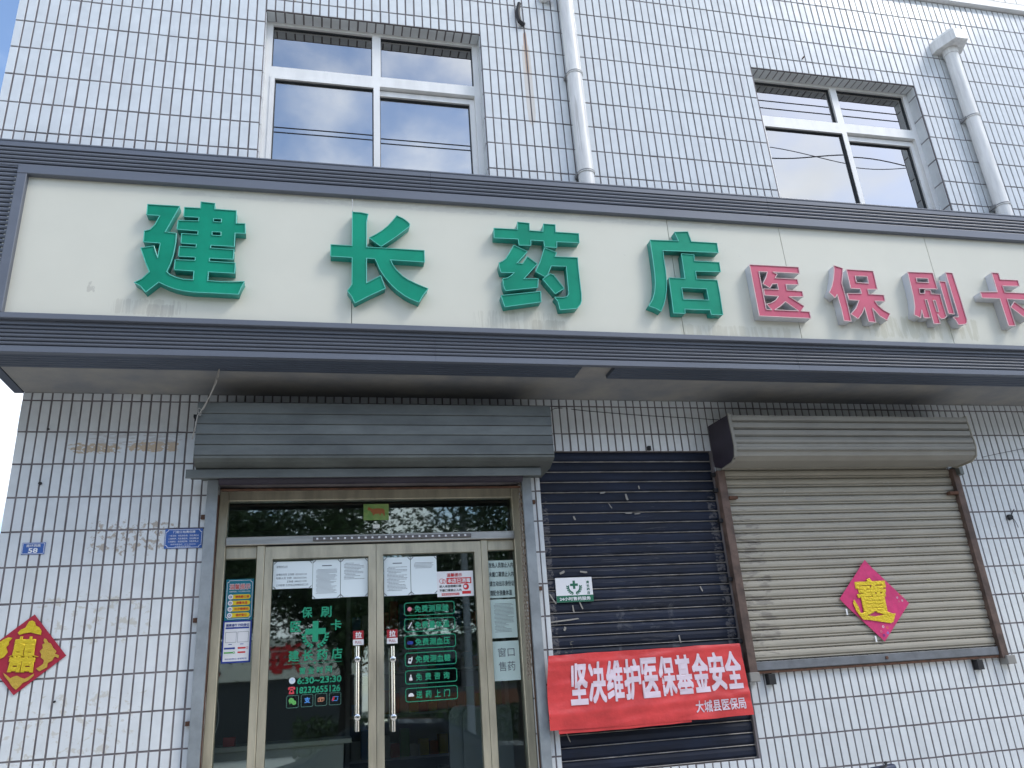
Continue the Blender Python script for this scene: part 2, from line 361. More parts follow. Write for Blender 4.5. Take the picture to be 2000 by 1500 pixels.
# ------------------------------------------------------------------ ground, road
put('ground', MB().add([(-400, -400, G-.15), (400, -400, G-.15), (400, 400, G-.15), (-400, 400, G-.15)], [(0, 1, 2, 3)]).me(), mat('earth', (.30, .28, .24), .95, var=.2), kind='structure')
put('road', MB().box(-200, 200, -22, -7.2, G-.14, G-.12).me(), asphalt, kind='structure')
pav = put('pavement', MB().box(-60, 60, -7.0, 0, G-.14, G-.012).me(), grout, kind='structure')
put('kerb', MB().box(-60, 60, -7.2, -7.003, G-.14, G+.004).me(), paving, kind='structure')
slab0 = MB().bbox(-.298, .298, -.298, .298, -.006, .006)
me = MB()
for i in range(-24, 26):
    for j in range(0, 12):
        if i*.6 < 9 and i*.6 > -9: me.box(i*.6-.297, i*.6+.297, -6.97+j*.58, -6.97+j*.58+.574, G-.012, G)
pv = put('paving_slab', me.me(), paving, pav, kind='stuff')
put('far_pavement', MB().box(-60, 60, -30, -22.003, G-.14, G).me(), paving, kind='structure')
# ------------------------------------------------------------------ the building
bld = thing('shop_building', 'two storey white tiled shop building with overhanging upper floor', 'building', (1, 3, G))
YU, YL = -.54, 0.0
SU = 4.46/4.40
XR = 12.0
def wall_slab(x0, x1, z0, z1, y0, y1, holes):
    xs = sorted({x0, x1, *[h[0] for h in holes], *[h[1] for h in holes]}); zs = sorted({z0, z1, *[h[2] for h in holes], *[h[3] for h in holes]})
    mb = MB()
    for a, b in zip(zs, zs[1:]):
        run = None
        for c, d in zip(xs, xs[1:]):
            solid = not any(h[0] <= (c+d)/2 <= h[1] and h[2] <= (a+b)/2 <= h[3] for h in holes)
            if solid: run = (run[0], d) if run else (c, d)
            if (not solid or d == xs[-1]) and run: mb.box(run[0], run[1], y0, y1, a, b); run = None
    return mb
DOOR = (-.66, 1.245, G, 1.33); DARK = (1.357, 2.612, -.45, 1.518)
W1 = (-.476*SU, 1.013*SU, 2.75, 4.493*SU); W2 = (3.178*SU, 4.655*SU, 2.75, 4.474*SU)
lower = put('lower_wall', wall_slab(-1.795, XR, G, 1.888, YL+.0005, YL+.25, [DOOR, DARK]).me(), grout, bld)
UTOP = 5.455*SU
upper = put('upper_wall', wall_slab(-1.975*SU, XR, 2.2, UTOP, YU+.0005, YU+.25, [W1, W2]).me(), grout, bld)
# tiles ---------------------------------------------------------------------------
tile_mesh = {}
def tile_me(w, h, ax='y'):
    k = (round(w, 3), round(h, 3), ax)
    if k not in tile_mesh:
        m = MB().bbox(-w/2, w/2, -.0045, .002, -h/2, h/2, .0012)
        if ax == 'x': m.v = [(y, -x, z) for x, y, z in m.v]          # faces -X (right-hand reveals)
        if ax == 'X': m.v = [(-y, x, z) for x, y, z in m.v]          # faces +X (left-hand reveals)
        if ax == 'z': m.v = [(x, z, y) for x, y, z in m.v]           # faces down (lintels)
        me = m.me(); me.materials.append(tile); tile_mesh[k] = me
    return tile_mesh[k]
def area_px(c, w, h):
    a = topx((c[0]-w/2, c[1], c[2]+h/2)); b = topx((c[0]+w/2, c[1], c[2]+h/2)); d = topx((c[0]-w/2, c[1], c[2]-h/2))
    m = topx(c)
    if not (-12 < m[0] < 2012 and -30 < m[1] < 1530): return 0
    return abs((b[0]-a[0])*(d[1]-a[1])-(b[1]-a[1])*(d[0]-a[0]))
def lay_tiles(parent, items, hidden):
    """items: (centre, w, h, axis). the 300 that show largest are tiles of their own, the rest one part"""
    sc = sorted(items, key=lambda t: -(0 if hidden(t[0]) else area_px(t[0], t[1], t[2])))
    for c, w, h, ax in sc[:300]:
        o = put('tile', tile_me(w, h, ax), None, parent)
        j = random.gauss(0, .0035)
        o.rotation_euler = (random.gauss(0, .0035), j*0, random.gauss(0, .0035)); o.location = Vector(c)+Vector((random.gauss(0, .0006), random.gauss(0, .0004), random.gauss(0, .0006)))
    mb = MB()
    for c, w, h, ax in sc[300:]:
        m = tile_me(w, h, ax); rx, rz = random.gauss(0, .0035), random.gauss(0, .0035)
        dx, dz = random.gauss(0, .0006), random.gauss(0, .0006)
        vs = [(v.co.x+c[0]+dx, v.co.y+c[1]+v.co.x*rz-v.co.z*rx, v.co.z+c[2]+dz) for v in m.vertices]
        mb.add(vs, [tuple(p.vertices) for p in m.polygons])
    put('tiling', mb.me(), tile, parent, kind='stuff')
def interp(t, K):
    for (a, xa), (b, xb) in zip(K, K[1:]):
        if t <= b or (b, xb) == K[-1]: return xa+(xb-xa)*(t-a)/(b-a)
def cut(x0, x1, z0, z1, holes, mn=.012):
    """clip one tile rectangle against openings"""
    for h in holes:
        if x1 <= h[0] or x0 >= h[1] or z1 <= h[2] or z0 >= h[3]: continue
        if z0 >= h[2]-.0 and z1 <= h[3]+.0:
            if x0 < h[0]: x1 = h[0]-.002
            elif x1 > h[1]: x0 = h[1]+.002
            else: return None
        elif z1 > h[3] and (x0 > h[0]-.03 and x1 < h[1]+.03): z0 = h[3]+.002
        elif z0 < h[2] and (x0 > h[0]-.03 and x1 < h[1]+.03): z1 = h[2]-.002
        else:
            if x0 < h[0]: x1 = h[0]-.002
            else: x0 = h[1]+.002
    return (x0, x1, z0, z1) if x1-x0 > mn and z1-z0 > mn else None
J = .0050
KL = [(-1, -1.795), (0, -1.745), (17, -.80), (37, .2985), (60, 1.537), (85, 2.895), (112, 4.412), (240, 11.60)]
items = []
for k in range(-1, 18):                      # rows, z measured on the joints
    zt, zb = 1.84-.1983*k, 1.84-.1983*(k+1)
    if k == -1: zt = 1.888
    if zb < G: zb = G
    if zt-zb < .03: continue
    for j in range(-1, 230):
        xa, xb = interp(j, KL), interp(j+1, KL)
        if j == -1: xa -= J
        c = cut(xa+J, xb-J, zb+J*(k != 17), zt-J*(k > -1), [DOOR, DARK])
        if c: items.append((((c[0]+c[1])/2, YL, (c[2]+c[3])/2), c[1]-c[0], c[3]-c[2], 'y'))
for k in range(0, 15):                       # right reveal of the door opening
    items.append(((DOOR[1]-.001, .065, 1.84-.1983*(k+.5)-.27), .10, .189, 'x'))
    items.append(((DOOR[0]+.001, .055, 1.84-.1983*(k+.5)-.31), .10, .189, 'X'))
lay_tiles(lower, items, lambda c: (-.72 < c[0] < 1.37 and c[2] > 1.3 and c[2] < 1.72) or (1.37 < c[0] < 2.6 and -.45 < c[2] < 1.5) or (2.7 < c[0] < 4.5 and 0 < c[2] < 1.7) or c[1] > .01)
items = []
KU = [(a, b*SU) for a, b in [(-1, -1.975), (0, -1.9254), (18, -.832), (24, -.476), (49, 1.013), (59, 1.574), (78, 2.658), (240, 11.9)]]
KW1 = None
rows = [(3.325-.2128*i)*SU for i in (5, 4, 3, 2, 1)] + [(3.325+.2115*i)*SU for i in range(0, 10)] + [UTOP]
for a, b in zip(rows, rows[1:]):
    if b-a < .03: continue
    for j in range(-1, 200):
        xa, xb = interp(j, KU), interp(j+1, KU)
        if j == -1: xa -= J
        c = cut(xa+J, xb-J, a+J, b-J, [W1, W2])
        if c and c[0] < XR: items.append((((c[0]+c[1])/2, YU, (c[2]+c[3])/2), c[1]-c[0], c[3]-c[2], 'y'))
for W in (W1, W2):                           # tiled lintel undersides and right-hand reveals
    n = 24 if W is W1 else 25
    for i in range(n):
        w = (W[1]-W[0])/n; items.append(((W[0]+w*(i+.5), YU+.055, W[3]), w-2*J, .088, 'z'))
    for a, b in zip(rows, rows[1:]):
        b2 = min(b, W[3])
        if b2-a > .03: items.append(((W[1], YU+.055, (a+b2)/2), .088, b2-a-2*J, 'x')); items.append(((W[0], YU+.055, (a+b2)/2), .088, b2-a-2*J, 'X'))
lay_tiles(upper, items, lambda c: c[2] < 3.2 or (c[1] > YU+.01 and c[0] < 3))
# side faces, roof, soffit slab
put('side_wall', MB().box(-1.795, -1.60, .26, 6, G, 1.888).box(-1.79, -1.60, YU+.26, 6, 2.16, UTOP).me(), mat('side_render', (.45, .45, .44), .8, var=.1), bld)
put('parapet_cap', MB().prof(-2.0, XR, [(YU-.05, UTOP+.003), (YU-.05, UTOP+.07), (YU+.30, UTOP+.07), (YU+.30, UTOP+.003)]).me(), pvc, bld)
cp = MB(); xk = -1.98
while xk < XR: cp.bbox(xk, xk+.116, YU-.052, YU+.10, UTOP+.0715, UTOP+.50, .004); xk += .124
put('coping_panels', cp.me(), mat('coping_white', (.85, .84, .80), .4, var=.05), bld, kind='stuff')
put('roof', MB().box(-1.9, XR, YU+.31, 6, UTOP-.6, UTOP-.45).me(), concrete, bld)
sof = put('soffit', MB().box(-1.79, XR, -.655, .255, 1.89, 2.15).me(), concrete, bld)
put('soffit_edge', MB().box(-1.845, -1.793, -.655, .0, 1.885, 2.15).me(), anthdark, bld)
# windows ------------------------------------------------------------------------
def window(W, xm, sashleft, glassboxes):
    y = YU+.10; t = .045
    z0, z1 = W[2], W[3]; zt = 4.045*SU
    w = put('window', wall_slab(W[0], W[1], z0, z1, y, y+.07, [(W[0]+t, xm-.030, zt+.055, z1-.028), (xm+.030, W[1]-t, zt+.055, z1-.028),
                                                               (W[0]+t, xm-.022, z0+.05, zt-.03), (xm+.022, W[1]-t, z0+.05, zt-.03)]).me(), pvc, bld)
    for (x0, x1, a, b, d) in glassboxes:
        put('pane', MB().box(x0, x1, y+.03+d, y+.036+d, a, b).me(), upglass, w)
    for (x0, x1, a, b, d) in glassboxes:          # dark rubber gasket round each pane
        g = .005
        put('gasket', wall_slab(x0, x1, a, b, y+.018+d, y+.029+d, [(x0+g, x1-g, a+g, b-g)]).me(), gasket, w)
    return w
t = .045
def win(W, xm):
    zt = 4.045*SU; z0 = W[2]
    gb = [(W[0]+t, xm-.030, zt+.055, W[3]-.028, 0), (xm+.030, W[1]-t, zt+.055, W[3]-.028, 0),
          (W[0]+t+.03, xm-.024, z0+.08, zt-.055, -.012), (xm+.024, W[1]-t-.035, z0+.08, zt-.085, .03)]
    w = window(W, xm, True, gb)
    y = YU+.10
    put('sash', wall_slab(W[0]+t-.002, xm+.020, z0+.052, zt-.028, y+.004-.012, y+.052, [(W[0]+t+.028, xm-.022, z0+.08, zt-.053)]).me(), pvc, w)
    put('sash', wall_slab(xm+.0215, W[1]-t+.002, z0+.05, zt-.04, y+.034, y+.074, [(xm+.0235, W[1]-t-.034, z0+.08, zt-.083)]).me(), pvc, w)
    return w
win(W1, .276*SU); win(W2, 3.952*SU)
for W in (W1, W2):
    put('room_shell', MB().box(W[0]-.6, W[1]+.6, YU+2.2, YU+2.3, 2.2, 5.2).me(), inner, bld)
    # hanging blind edge behind the upper panes
    put('blind', MB().box(W[0]+.03, W[1]-.03, YU+.26, YU+.275, 4.46, 4.56).me(), inner, bld)
put('upper_floor', MB().box(-1.7, XR, YU+.26, 6, 2.16, 2.2).me(), inner, bld)
# left reveal / window jamb plaster behind tiles is part of upper_wall
# ------------------------------------------------------------------ shop front: doors
YD = .15
ent = bld
def bar_part(name, x0, x1, z0, z1, y0, y1, m, p=bld, b=.002): return put(name, MB().bbox(x0, x1, y0, y1, z0, z1, b).me(), m, p)
ZB = G+.02
frame = put('door_frame', MB().bbox(-.655, -.603, YD-.03, YD+.05, ZB, 1.31, .003).bbox(1.188, 1.240, YD-.03, YD+.05, ZB, 1.31, .003)
            .bbox(-.602, 1.187, YD-.02, YD+.05, 1.24, 1.31, .003).bbox(-.4195, -.374, YD-.026, YD+.05, ZB, .960, .003).bbox(.966, 1.007, YD-.026, YD+.05, ZB, .960, .003)
            .bbox(-.602, -.4205, YD-.012, YD+.05, .886, .960, .003).bbox(1.0085, 1.187, YD-.012, YD+.05, .893, .960, .003).me(), gold, bld)
put('transom_bar', MB().bbox(-.602, 1.187, YD-.045, YD+.05, .9615, 1.0115, .003).me(), steel, frame)
trk = MB().bbox(-.09, .90, YD-.058, YD-.0455, .975, .998, .002)
put('drilled_rail', trk.me(), mat('dark_rail', (.16, .15, .15), .5, metal=.4), frame)
put('rail_hole', (lambda m: [m.box(x, x+.012, YD-.0605, YD-.0585, .981, .992) for x in [-.07+.042*i for i in range(23)]] and m)(MB()).me(), white, frame, kind='stuff')
put('transom_pane', MB().box(-.602, 1.187, YD+.01, YD+.016, 1.0125, 1.239).me(), drglass, frame)
put('side_pane', MB().box(-.602, -.4205, YD+.01, YD+.016, ZB, .885).me(), drglass, frame)
put('side_pane', MB().box(1.0085, 1.187, YD+.01, YD+.016, ZB, .892).me(), drglass, frame)
def door(x0, x1, gx0, gx1, gz1, hx, label):
    d = put('door', wall_slab(x0, x1, ZB, .952, YD-.022, YD+.024, [(gx0, gx1, ZB+.12, gz1)]).me(), gold, bld, label)
    put('pane', MB().box(gx0, gx1, YD+.008, YD+.014, ZB+.12, gz1).me(), drglass, d)
    # tubular pull handle
    yy = YD-.075
    zt, zb = at(hx, 1262, yy).z, at(hx, 1429, yy).z; hxw = at(hx, 1345, yy).x
    put('handle', MB().tube([(hxw, yy, zb), (hxw, yy, zt)], .0125, 16).me(True), chrome, d)
    for q in (1288, 1401):
        z = at(hx, q, yy).z
        put('handle_mount', MB().tube([(hxw, YD-.022, z), (hxw, yy-.017, z)], .011, 12)
            .tube([(hxw, yy-.019, z), (hxw, yy-.016, z), (hxw, yy-.006, z), (hxw, yy+.002, z)], [.010, .017, .020, .017], 16).me(True), chrome, d)
    return d
door(-.371, .2945, -.326, .249, .877, 698, 'left leaf of the glass double door with opening hours on it')
door(.2975, .963, .340, .920, .887, 768, 'right leaf of the glass double door with green service boxes on it')
# room behind the glass
put('interior_wall', MB().box(-1.5, 5.5, 4.2, 4.3, G, 1.9).box(-1.6, -1.5, .26, 4.2, G, 1.9).box(1.9, 2.0, .26, 4.2, G, 1.9).me(), inner, bld)
put('interior_floor', MB().box(-1.5, 2.0, .0, 4.2, G, G+.01).me(), innerd, bld)
put('interior_ceiling', MB().box(-1.5, 2.0, .26, 4.2, 1.88, 1.885).me(), inner, bld)
# ------------------------------------------------------------------ things in the shop
ct = thing('shop_counter', 'white topped sales counter behind the left glass door', 'counter', (-.1, .9, G))
x = at(516, 1460, .7); xr = at(687, 1441, .7)
put('countertop', MB().bbox(-1.0, xr.x, .70, 1.25, xr.z-.03, xr.z, .004).me(), mat('counter_white', (.82, .82, .72), .4), ct)
put('front_panel', MB().bbox(-.98, xr.x-.05, .73, 1.2, G+.01, xr.z-.031, .003).me(), mat('counter_panel', (.66, .67, .64), .5), ct)
rb = thing('red_box', 'small red box lying on the counter behind the left side pane', 'box', (-.62, .85, xr.z))
p = at(447, 1455, .8); put('carton', MB().bbox(p.x-.035, p.x+.035, .78, .86, xr.z+.001, xr.z+.055).me(), redp, rb)
for gx, lab, y in ((905, 'leftmost translucent rounded security gate inside the right door', .55), (950, 'taller rounded security gate inside the right door beside the post', .50)):
    c = at(gx, 1377, y); g = thing('security_gate', lab, 'security gate', (c.x, y, G), 'anti-theft gates inside the shop')
    hw = .10 if gx == 905 else .16
    lp = rrect(c.x-hw, c.x+hw, G+.1, c.z, .06)
    put('panel', stand(curve_mesh([lp], ext=.012), y), mat('grey_acrylic', (.30, .34, .37), .35), g)
    put('foot', MB().bbox(c.x-hw, c.x+hw, y-.06, y+.06, G+.012, G+.098).me(), inner, g)
sh = thing('medicine_shelf', 'dim shelf unit of coloured medicine boxes deep inside the shop', 'shelf', (1.0, 3.6, G))
put('frame', MB().box(.2, 1.85, 3.9, 4.15, G+.011, G+.06).box(.2, .24, 3.7, 4.15, G+.061, 1.2).box(1.81, 1.85, 3.7, 4.15, G+.061, 1.2).me(), white, sh)
for k in range(6): put('shelf_board', MB().box(.241, 1.809, 3.7, 4.15, G+.3+k*.4, G+.32+k*.4).me(), white, sh)
cols = [redp, bluep, white, yel, wgreen, orangep, teal]
for k in range(6):
    m = MB(); 
    for c in range(16):
        hgt = random.uniform(.1, .3)
        put('medicine_box', MB().box(.26+c*.096, .26+c*.096+.085, 3.75, 3.95, G+.321+k*.4, G+.321+k*.4+hgt).me(), random.choice(cols), sh)
# ------------------------------------------------------------------ signboard
sg = thing('shop_signboard', 'long cream signboard in a ribbed anthracite frame above the shop', 'sign', (1, -.68, 2.5))
YB, YR, YF = -.685, -.69, -.723      # cream board, ribbed panels, proud rail
ZT, ZBm = 3.184, 1.858
seams = [-1.86, at(688.5, 390, YB).x, at(1302, 434, YB).x, at(1520.5, 448, YB).x, at(1804, 464, YB).x, 7.2, 9.6]
seams[0] = at(35, 345, YB).x-.02
for i, (a, b) in enumerate(zip(seams, seams[1:])):
    put('sign_panel', MB().bbox(a+.0018, b-.0018, YB, YB+.03, 2.06, 2.965, .001).me(), cream, sg)
XL, XE = -2.35, 9.6
def ribs(x0, x1, z0, z1, n, cap_top, cap_bot):
    pts = []; ztop = z1-cap_top
    h = (ztop-z0-cap_bot)/n
    P = [(YR+.03, z1), (YR-.004, z1), (YR-.004, ztop+.004)]
    for i in range(n):
        t = ztop-i*h
        P += [(YR+.009, t+.001), (YR+.009, t-.004), (YR-.001, t-.007), (YR-.004, t-h*.55), (YR-.001, t-h+.004)]
    P += [(YR+.009, z0+cap_bot), (YR+.009, z0+cap_bot-.003), (YR-.004, z0+cap_bot-.006), (YR-.004, z0), (YR+.03, z0)]
    return MB().prof(x0, x1, P)
sx = at(841, 355, YR).x; sx2 = at(1505, 430, YR).x; sx3 = at(850, 670, YR).x; sx4 = at(1555, 690, YR).x
XLB = at(33, 335, YF).x       # outer corner of the inner rail
for a, b in ((XL, sx), (sx, sx2), (sx2, XE)):
    put('ribbed_panel', ribs(a+.0008, b-.0008, 3.012, ZT, 5, .035, .002).me(), anth, sg)
for a, b in ((XL, sx3), (sx3, sx4), (sx4, XE)):
    put('ribbed_panel', ribs(a+.0008, b-.0008, ZBm, 2.038, 5, .002+.022, .040).me(), anth, sg)
put('ribbed_panel', ribs(XL, XLB-.0005, 2.042, 3.008, 33, .004, .002).me(), anth, sg)
put('top_cap', MB().bbox(XL-.01, XE, YR-.008, YR+.03, ZT+.001, ZT+.012, .002).me(), anth, sg)
ZR0 = 2.9512
put('frame_rail', MB().bbox(XLB, XE, YF, YR+.006, ZR0, 3.0105, .003).me(), anth, sg)
put('frame_rail', MB().bbox(XLB+.0005, XE, YF, YR+.006, 2.0395, 2.0733, .003).me(), anth, sg)
put('frame_rail', MB().bbox(XLB+.001, XLB+.052, YF+.0005, YR+.006, 2.0740, ZR0-.0006, .003).me(), anth, sg)
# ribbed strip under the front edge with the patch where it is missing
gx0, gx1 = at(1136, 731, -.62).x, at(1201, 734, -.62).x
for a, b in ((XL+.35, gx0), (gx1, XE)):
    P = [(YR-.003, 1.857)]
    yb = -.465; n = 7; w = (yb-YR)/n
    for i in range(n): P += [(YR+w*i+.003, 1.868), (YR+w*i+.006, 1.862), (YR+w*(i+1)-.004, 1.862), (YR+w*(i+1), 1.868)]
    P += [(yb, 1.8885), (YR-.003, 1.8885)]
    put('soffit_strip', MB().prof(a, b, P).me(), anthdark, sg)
put('side_return', MB().box(XL, XL+.01, YR+.031, -.35, ZBm, ZT).me(), anthdark, sg)
# channel letters (outlines measured on the letter faces)
LET = {
 '建': (250, 380, 6.82, 'g', [[(262,130),(690,156),(495,498),(643,518),(636,640),(603,810),(562,930),(515,1028),(560,1070),(640,1105),(740,1130),(868,1138),(878,1018),(615,1002),(628,868),(892,878),(898,835),(672,822),(685,690),(905,702),(912,662),(705,648),(715,520),(928,532),(932,485),(652,462),(668,345),(940,352),(945,305),(742,292),(752,170),(965,182),(972,97),(1160,118),(1155,195),(1445,215),(1440,385),(1560,388),(1562,518),(1425,512),(1415,692),(1105,675),(1098,712),(1412,735),(1400,862),(1088,848),(1082,888),(1428,912),(1420,1048),(1070,1030),(1062,1148),(1240,1162),(1400,1165),(1550,1158),(1505,1240),(1470,1328),(1300,1320),(1080,1308),(860,1298),(740,1282),(620,1255),(510,1212),(410,1165),(235,1298),(165,1215),(85,1170),(185,1122),(285,1028),(232,900),(170,712),(345,685),(370,770),(395,838),(430,647),(205,630),(218,485),(290,468),(355,405),(425,280),(248,268)],
   [(1140,320),(1245,325),(1243,368),(1138,362)], [(1120,495),(1238,500),(1238,548),(1118,542)]]),
 '长': (630, 400, 7.14, 'g', [[(417,100),(530,108),(635,130),(612,240),(612,590),(1418,638),(1422,798),(945,768),(980,840),(1035,915),(1110,990),(1190,1045),(1300,1098),(1470,1170),(1400,1260),(1345,1360),(1240,1318),(1150,1270),(1040,1190),(950,1108),(870,1010),(800,905),(760,810),(730,752),(612,745),(612,1092),(810,990),(875,1165),(650,1268),(450,1370),(405,1275),(348,1200),(410,1110),(413,735),(113,716),(115,555),(413,572)],
   [(1035,150),(1130,195),(1190,240),(1215,268),(1212,300),(1010,455),(815,582),(735,525),(652,460),(740,415),(830,360),(910,295),(975,225)]]),
 '药': (950, 420, 7.5, 'g', [[(110,193),(458,212),(455,103),(628,120),(632,228),(830,242),(835,130),(1008,142),(1012,250),(1352,272),(1360,405),(1030,392),(1030,475),(852,468),(840,380),(650,368),(650,445),(480,442),(465,352),(115,335)],
   [(400,442),(600,535),(445,705),(530,712),(600,608),(745,715),(548,935),(758,935),(752,1060),(280,1108),(250,1030),(240,935),(310,922),(360,890),(408,845),(215,840),(192,765),(185,700),(235,680),(285,640),(340,550)],
   [(215,1180),(795,1120),(800,1272),(270,1345)],
   [(850,480),(1025,550),(1005,612),(1335,625),(1345,760),(1390,1150),(1392,1260),(1375,1310),(1330,1365),(1200,1380),(1080,1388),(1050,1270),(1000,1205),(1130,1208),(1180,1195),(1208,1155),(1170,752),(950,745),(925,810),(893,880),(858,905),(720,828),(790,680)],
   [(825,940),(880,900),(935,860),(985,880),(1138,1075),(1008,1155)]]),
 '店': (1250, 440, 7.5, 'g', [[(148,215),(565,232),(505,100),(700,95),(752,240),(1125,262),(1148,400),(335,370),(352,520),(375,660),(387,800),(387,950),(370,1080),(345,1170),(310,1260),(225,1215),(130,1180),(185,1090),(215,980),(225,850),(215,690),(190,500)],
   [(605,418),(790,432),(795,525),(1160,545),(1180,682),(812,675),(830,790),(1130,805),(1165,980),(1215,1310),(1045,1308),(1028,1240),(655,1228),(662,1292),(492,1285),(425,770),(660,780)], [(610,915),(975,932),(1008,1098),(635,1085)]]),
 '医': (1440, 500, 10.71, 'r', [[(255,180),(1280,235),(1300,365),(745,335),(832,385),(790,462),(1258,488),(1280,600),(1015,595),(1040,715),(1358,738),(1382,852),(1085,850),(1400,1050),(1335,1155),(1510,1168),(1540,1305),(460,1255)],
   [(448,325),(628,335),(600,450),(535,580),(680,668),(735,585),(835,582),(862,700),(550,690),(572,820),(862,845),(800,930),(700,985),(612,1005),(720,1130),(605,1120)], [(1005,955),(1280,1150),(785,1128),(900,1050)]]),
 '保': (1600, 500, 10, 'r', [[(285,185),(460,240),(440,540),(500,740),(560,980),(625,1275),(485,1265),(430,1020),(350,750),(310,820),(195,712),(245,600),(278,450),(290,300)],
   [(530,262),(1050,295),(1080,410),(1135,650),(945,650),(968,745),(1260,762),(1285,885),(1085,880),(1150,970),(1260,1060),(1385,1130),(1325,1260),(1180,1170),(1040,1020),(1105,1295),(965,1285),(885,1000),(840,1120),(760,1230),(620,1135),(720,1020),(775,870),(580,855),(545,730),(825,735),(800,640),(615,632)], [(700,390),(935,400),(965,535),(728,520)]]),
 '刷': (1750, 510, 10, 'r', [[(225,212),(715,232),(810,545),(450,535),(470,635),(560,635),(560,565),(675,570),(690,640),(860,652),(985,1080),(945,1120),(875,1128),(810,1035),(865,1220),(740,1222),(605,755),(565,752),(668,1110),(545,1110),(500,955),(480,1110),(355,1050),(368,900),(340,690)],
   [(390,330),(620,340),(640,425),(410,410)], [(725,765),(768,770),(835,990),(795,990)], [(840,390),(965,405),(1140,1035),(1025,1025)],
   [(965,220),(1100,235),(1250,700),(1385,1150),(1385,1200),(1360,1230),(1220,1245),(1170,1160),(1115,1095),(1205,1095),(1222,1080),(1215,1050)]]),
 '卡': (1880, 510, 10, 'r', [[(565,225),(700,235),(735,360),(1080,375),(1110,490),(780,485),(825,610),(1330,635),(1360,760),(870,740),(1035,1265),(900,1265),(725,730),(380,720),(345,605),(680,605)],
   [(1010,795),(1310,1010),(1270,1150),(940,900)]]),
}
DG, DR = -.745, -.752
def letter(ch):
    ox, oy, s, kind, loops = LET[ch]
    Y = DG if kind == 'g' else DR
    L = [[(lambda w: (w.x, w.z))(at(ox+x/s, oy+y/s, Y)) for x, y in lp] for lp in loops]
    dep = (YB-.001-Y)/2
    nm = {'g': 'large green channel letter ', 'r': 'smaller faded red channel letter with white sides '}[kind]+ch
    face = stand(curve_mesh(L, ext=0), Y+.0035)
    side = stand(curve_mesh(L, ext=dep, fill=False), Y+dep)
    root = put('letter', side, greenside if kind == 'g' else whiteside, sg, nm)
    put('letter_face', face, green if kind == 'g' else red, root)
    tr = MB()
    for lp in L:
        n = len(lp); r = .0028 if kind == 'g' else .0033
        for i in range(n):
            a = Vector((lp[i][0], Y, lp[i][1])); b = Vector((lp[(i+1) % n][0], Y, lp[(i+1) % n][1]))
            d = b-a
            if d.length > 1e-4: tr.tube([a-d.normalized()*r*.5, b+d.normalized()*r*.5], r, 5)
    put('letter_trim', tr.me(), greentrim if kind == 'g' else redtrim, root)
for ch in LET: letter(ch)
# ------------------------------------------------------------------ drain pipes
def pipe(name, label, cx, cy, Y, r, z0, z1, collars, hop=None):
    c = at(cx, cy, Y); t = thing(name, label, 'drain pipe', (c.x, Y, z0), 'white drain pipes on the upper wall')
    put('pipe', MB().tube([(c.x, Y, z0), (c.x, Y, z1)], r, 28).me(True), pvcpipe, t)
    for z in collars:
        put('collar', MB().tube([(c.x, Y, z-.012), (c.x, Y, z-.010), (c.x, Y, z+.010), (c.x, Y, z+.012)], [r+.001, r+.007, r+.007, r+.001], 28).me(True), pvcpipe, t)
        put('bracket', MB().box(c.x-r-.012, c.x-r+.004, Y-.004, YU-.0048, z-.011, z+.011).tube([(c.x, Y, z-.004), (c.x, Y, z+.004)], r+.0078, 28).me(), mat('bracket_grey', (.22, .22, .22), .5), t)
    if hop:
        z = hop; w, d = .105, .12
        hp = [(c.x-.125, YU-.0048), (c.x-.125, YU-.06), (c.x-.06, YU-.215), (c.x+.06, YU-.215), (c.x+.125, YU-.06), (c.x+.125, YU-.0048)]
        n = len(hp); vs = [(x, y, z) for x, y in hp]+[(x, y, z+.095) for x, y in hp]+[((x-c.x)*.8+c.x, (y-YU)*.85+YU-.003, z+.135) for x, y in hp]
        fs = [(i, (i+1) % n, (i+1) % n+n, i+n) for i in range(n)]+[(i+n, (i+1) % n+n, (i+1) % n+2*n, i+2*n) for i in range(n)]+[tuple(range(n-1, -1, -1)), tuple(range(2*n, 3*n))]
        put('hopper', MB().add(vs, fs).me(), pvcpipe, t)
        put('collar', MB().tube([(c.x, Y, z-.055), (c.x, Y, z-.001)], [r+.006, r+.006], 28).me(True), pvcpipe, t)
    return c
r = .055
pipe('drain_pipe', 'white drain pipe running down between the two upper windows', 1134, 250, YU-.062, r, 2.7, UTOP-.05, (at(1119, 139, YU-.1).z, at(1144, 333, YU-.1).z))
hz = at(1858, 84, YU-.15).z
pipe('drain_pipe', 'white drain pipe under a faceted rainwater hopper right of the upper windows', 1899, 230, YU-.068, r, 2.7, hz-.002, (at(1904, 222, YU-.12).z, at(1962, 395, YU-.12).z), hz)
hx = at(1090, -12, YU-.1)
t = thing('pipe_elbow', 'grey pipe spout sticking out beside the top of the left drain pipe', 'pipe', (hx.x, YU-.05, hx.z))
put('spout', MB().tube([(hx.x-.11, YU-.0048, hx.z+.03), (hx.x-.04, YU-.07, hx.z+.02)], .035, 16).me(True), pvcpipe, t)
h = at(1016, 30, YU-.05)
hk = thing('steel_hook', 'short bent black steel strap above a rust streak on the upper wall', 'hook', (h.x, YU, h.z))
q = [at(x, y, YU-.03) for x, y in ((1014, 7), (1011, 20), (1012, 32), (1015, 42), (1021, 48))]; q.append(at(1022, 46, YU-.006))
put('strap', MB().tube(q, .017, 6).me(), black, hk)
nb = at(1568, 113, YU-.01); nl = thing('nail', 'rusty nail in the upper wall above the right window', 'nail', nb)
put('shank', MB().tube([(nb.x, YU-.001, nb.z), (nb.x, YU-.03, nb.z-.004)], .006, 8).me(), rust, nl)
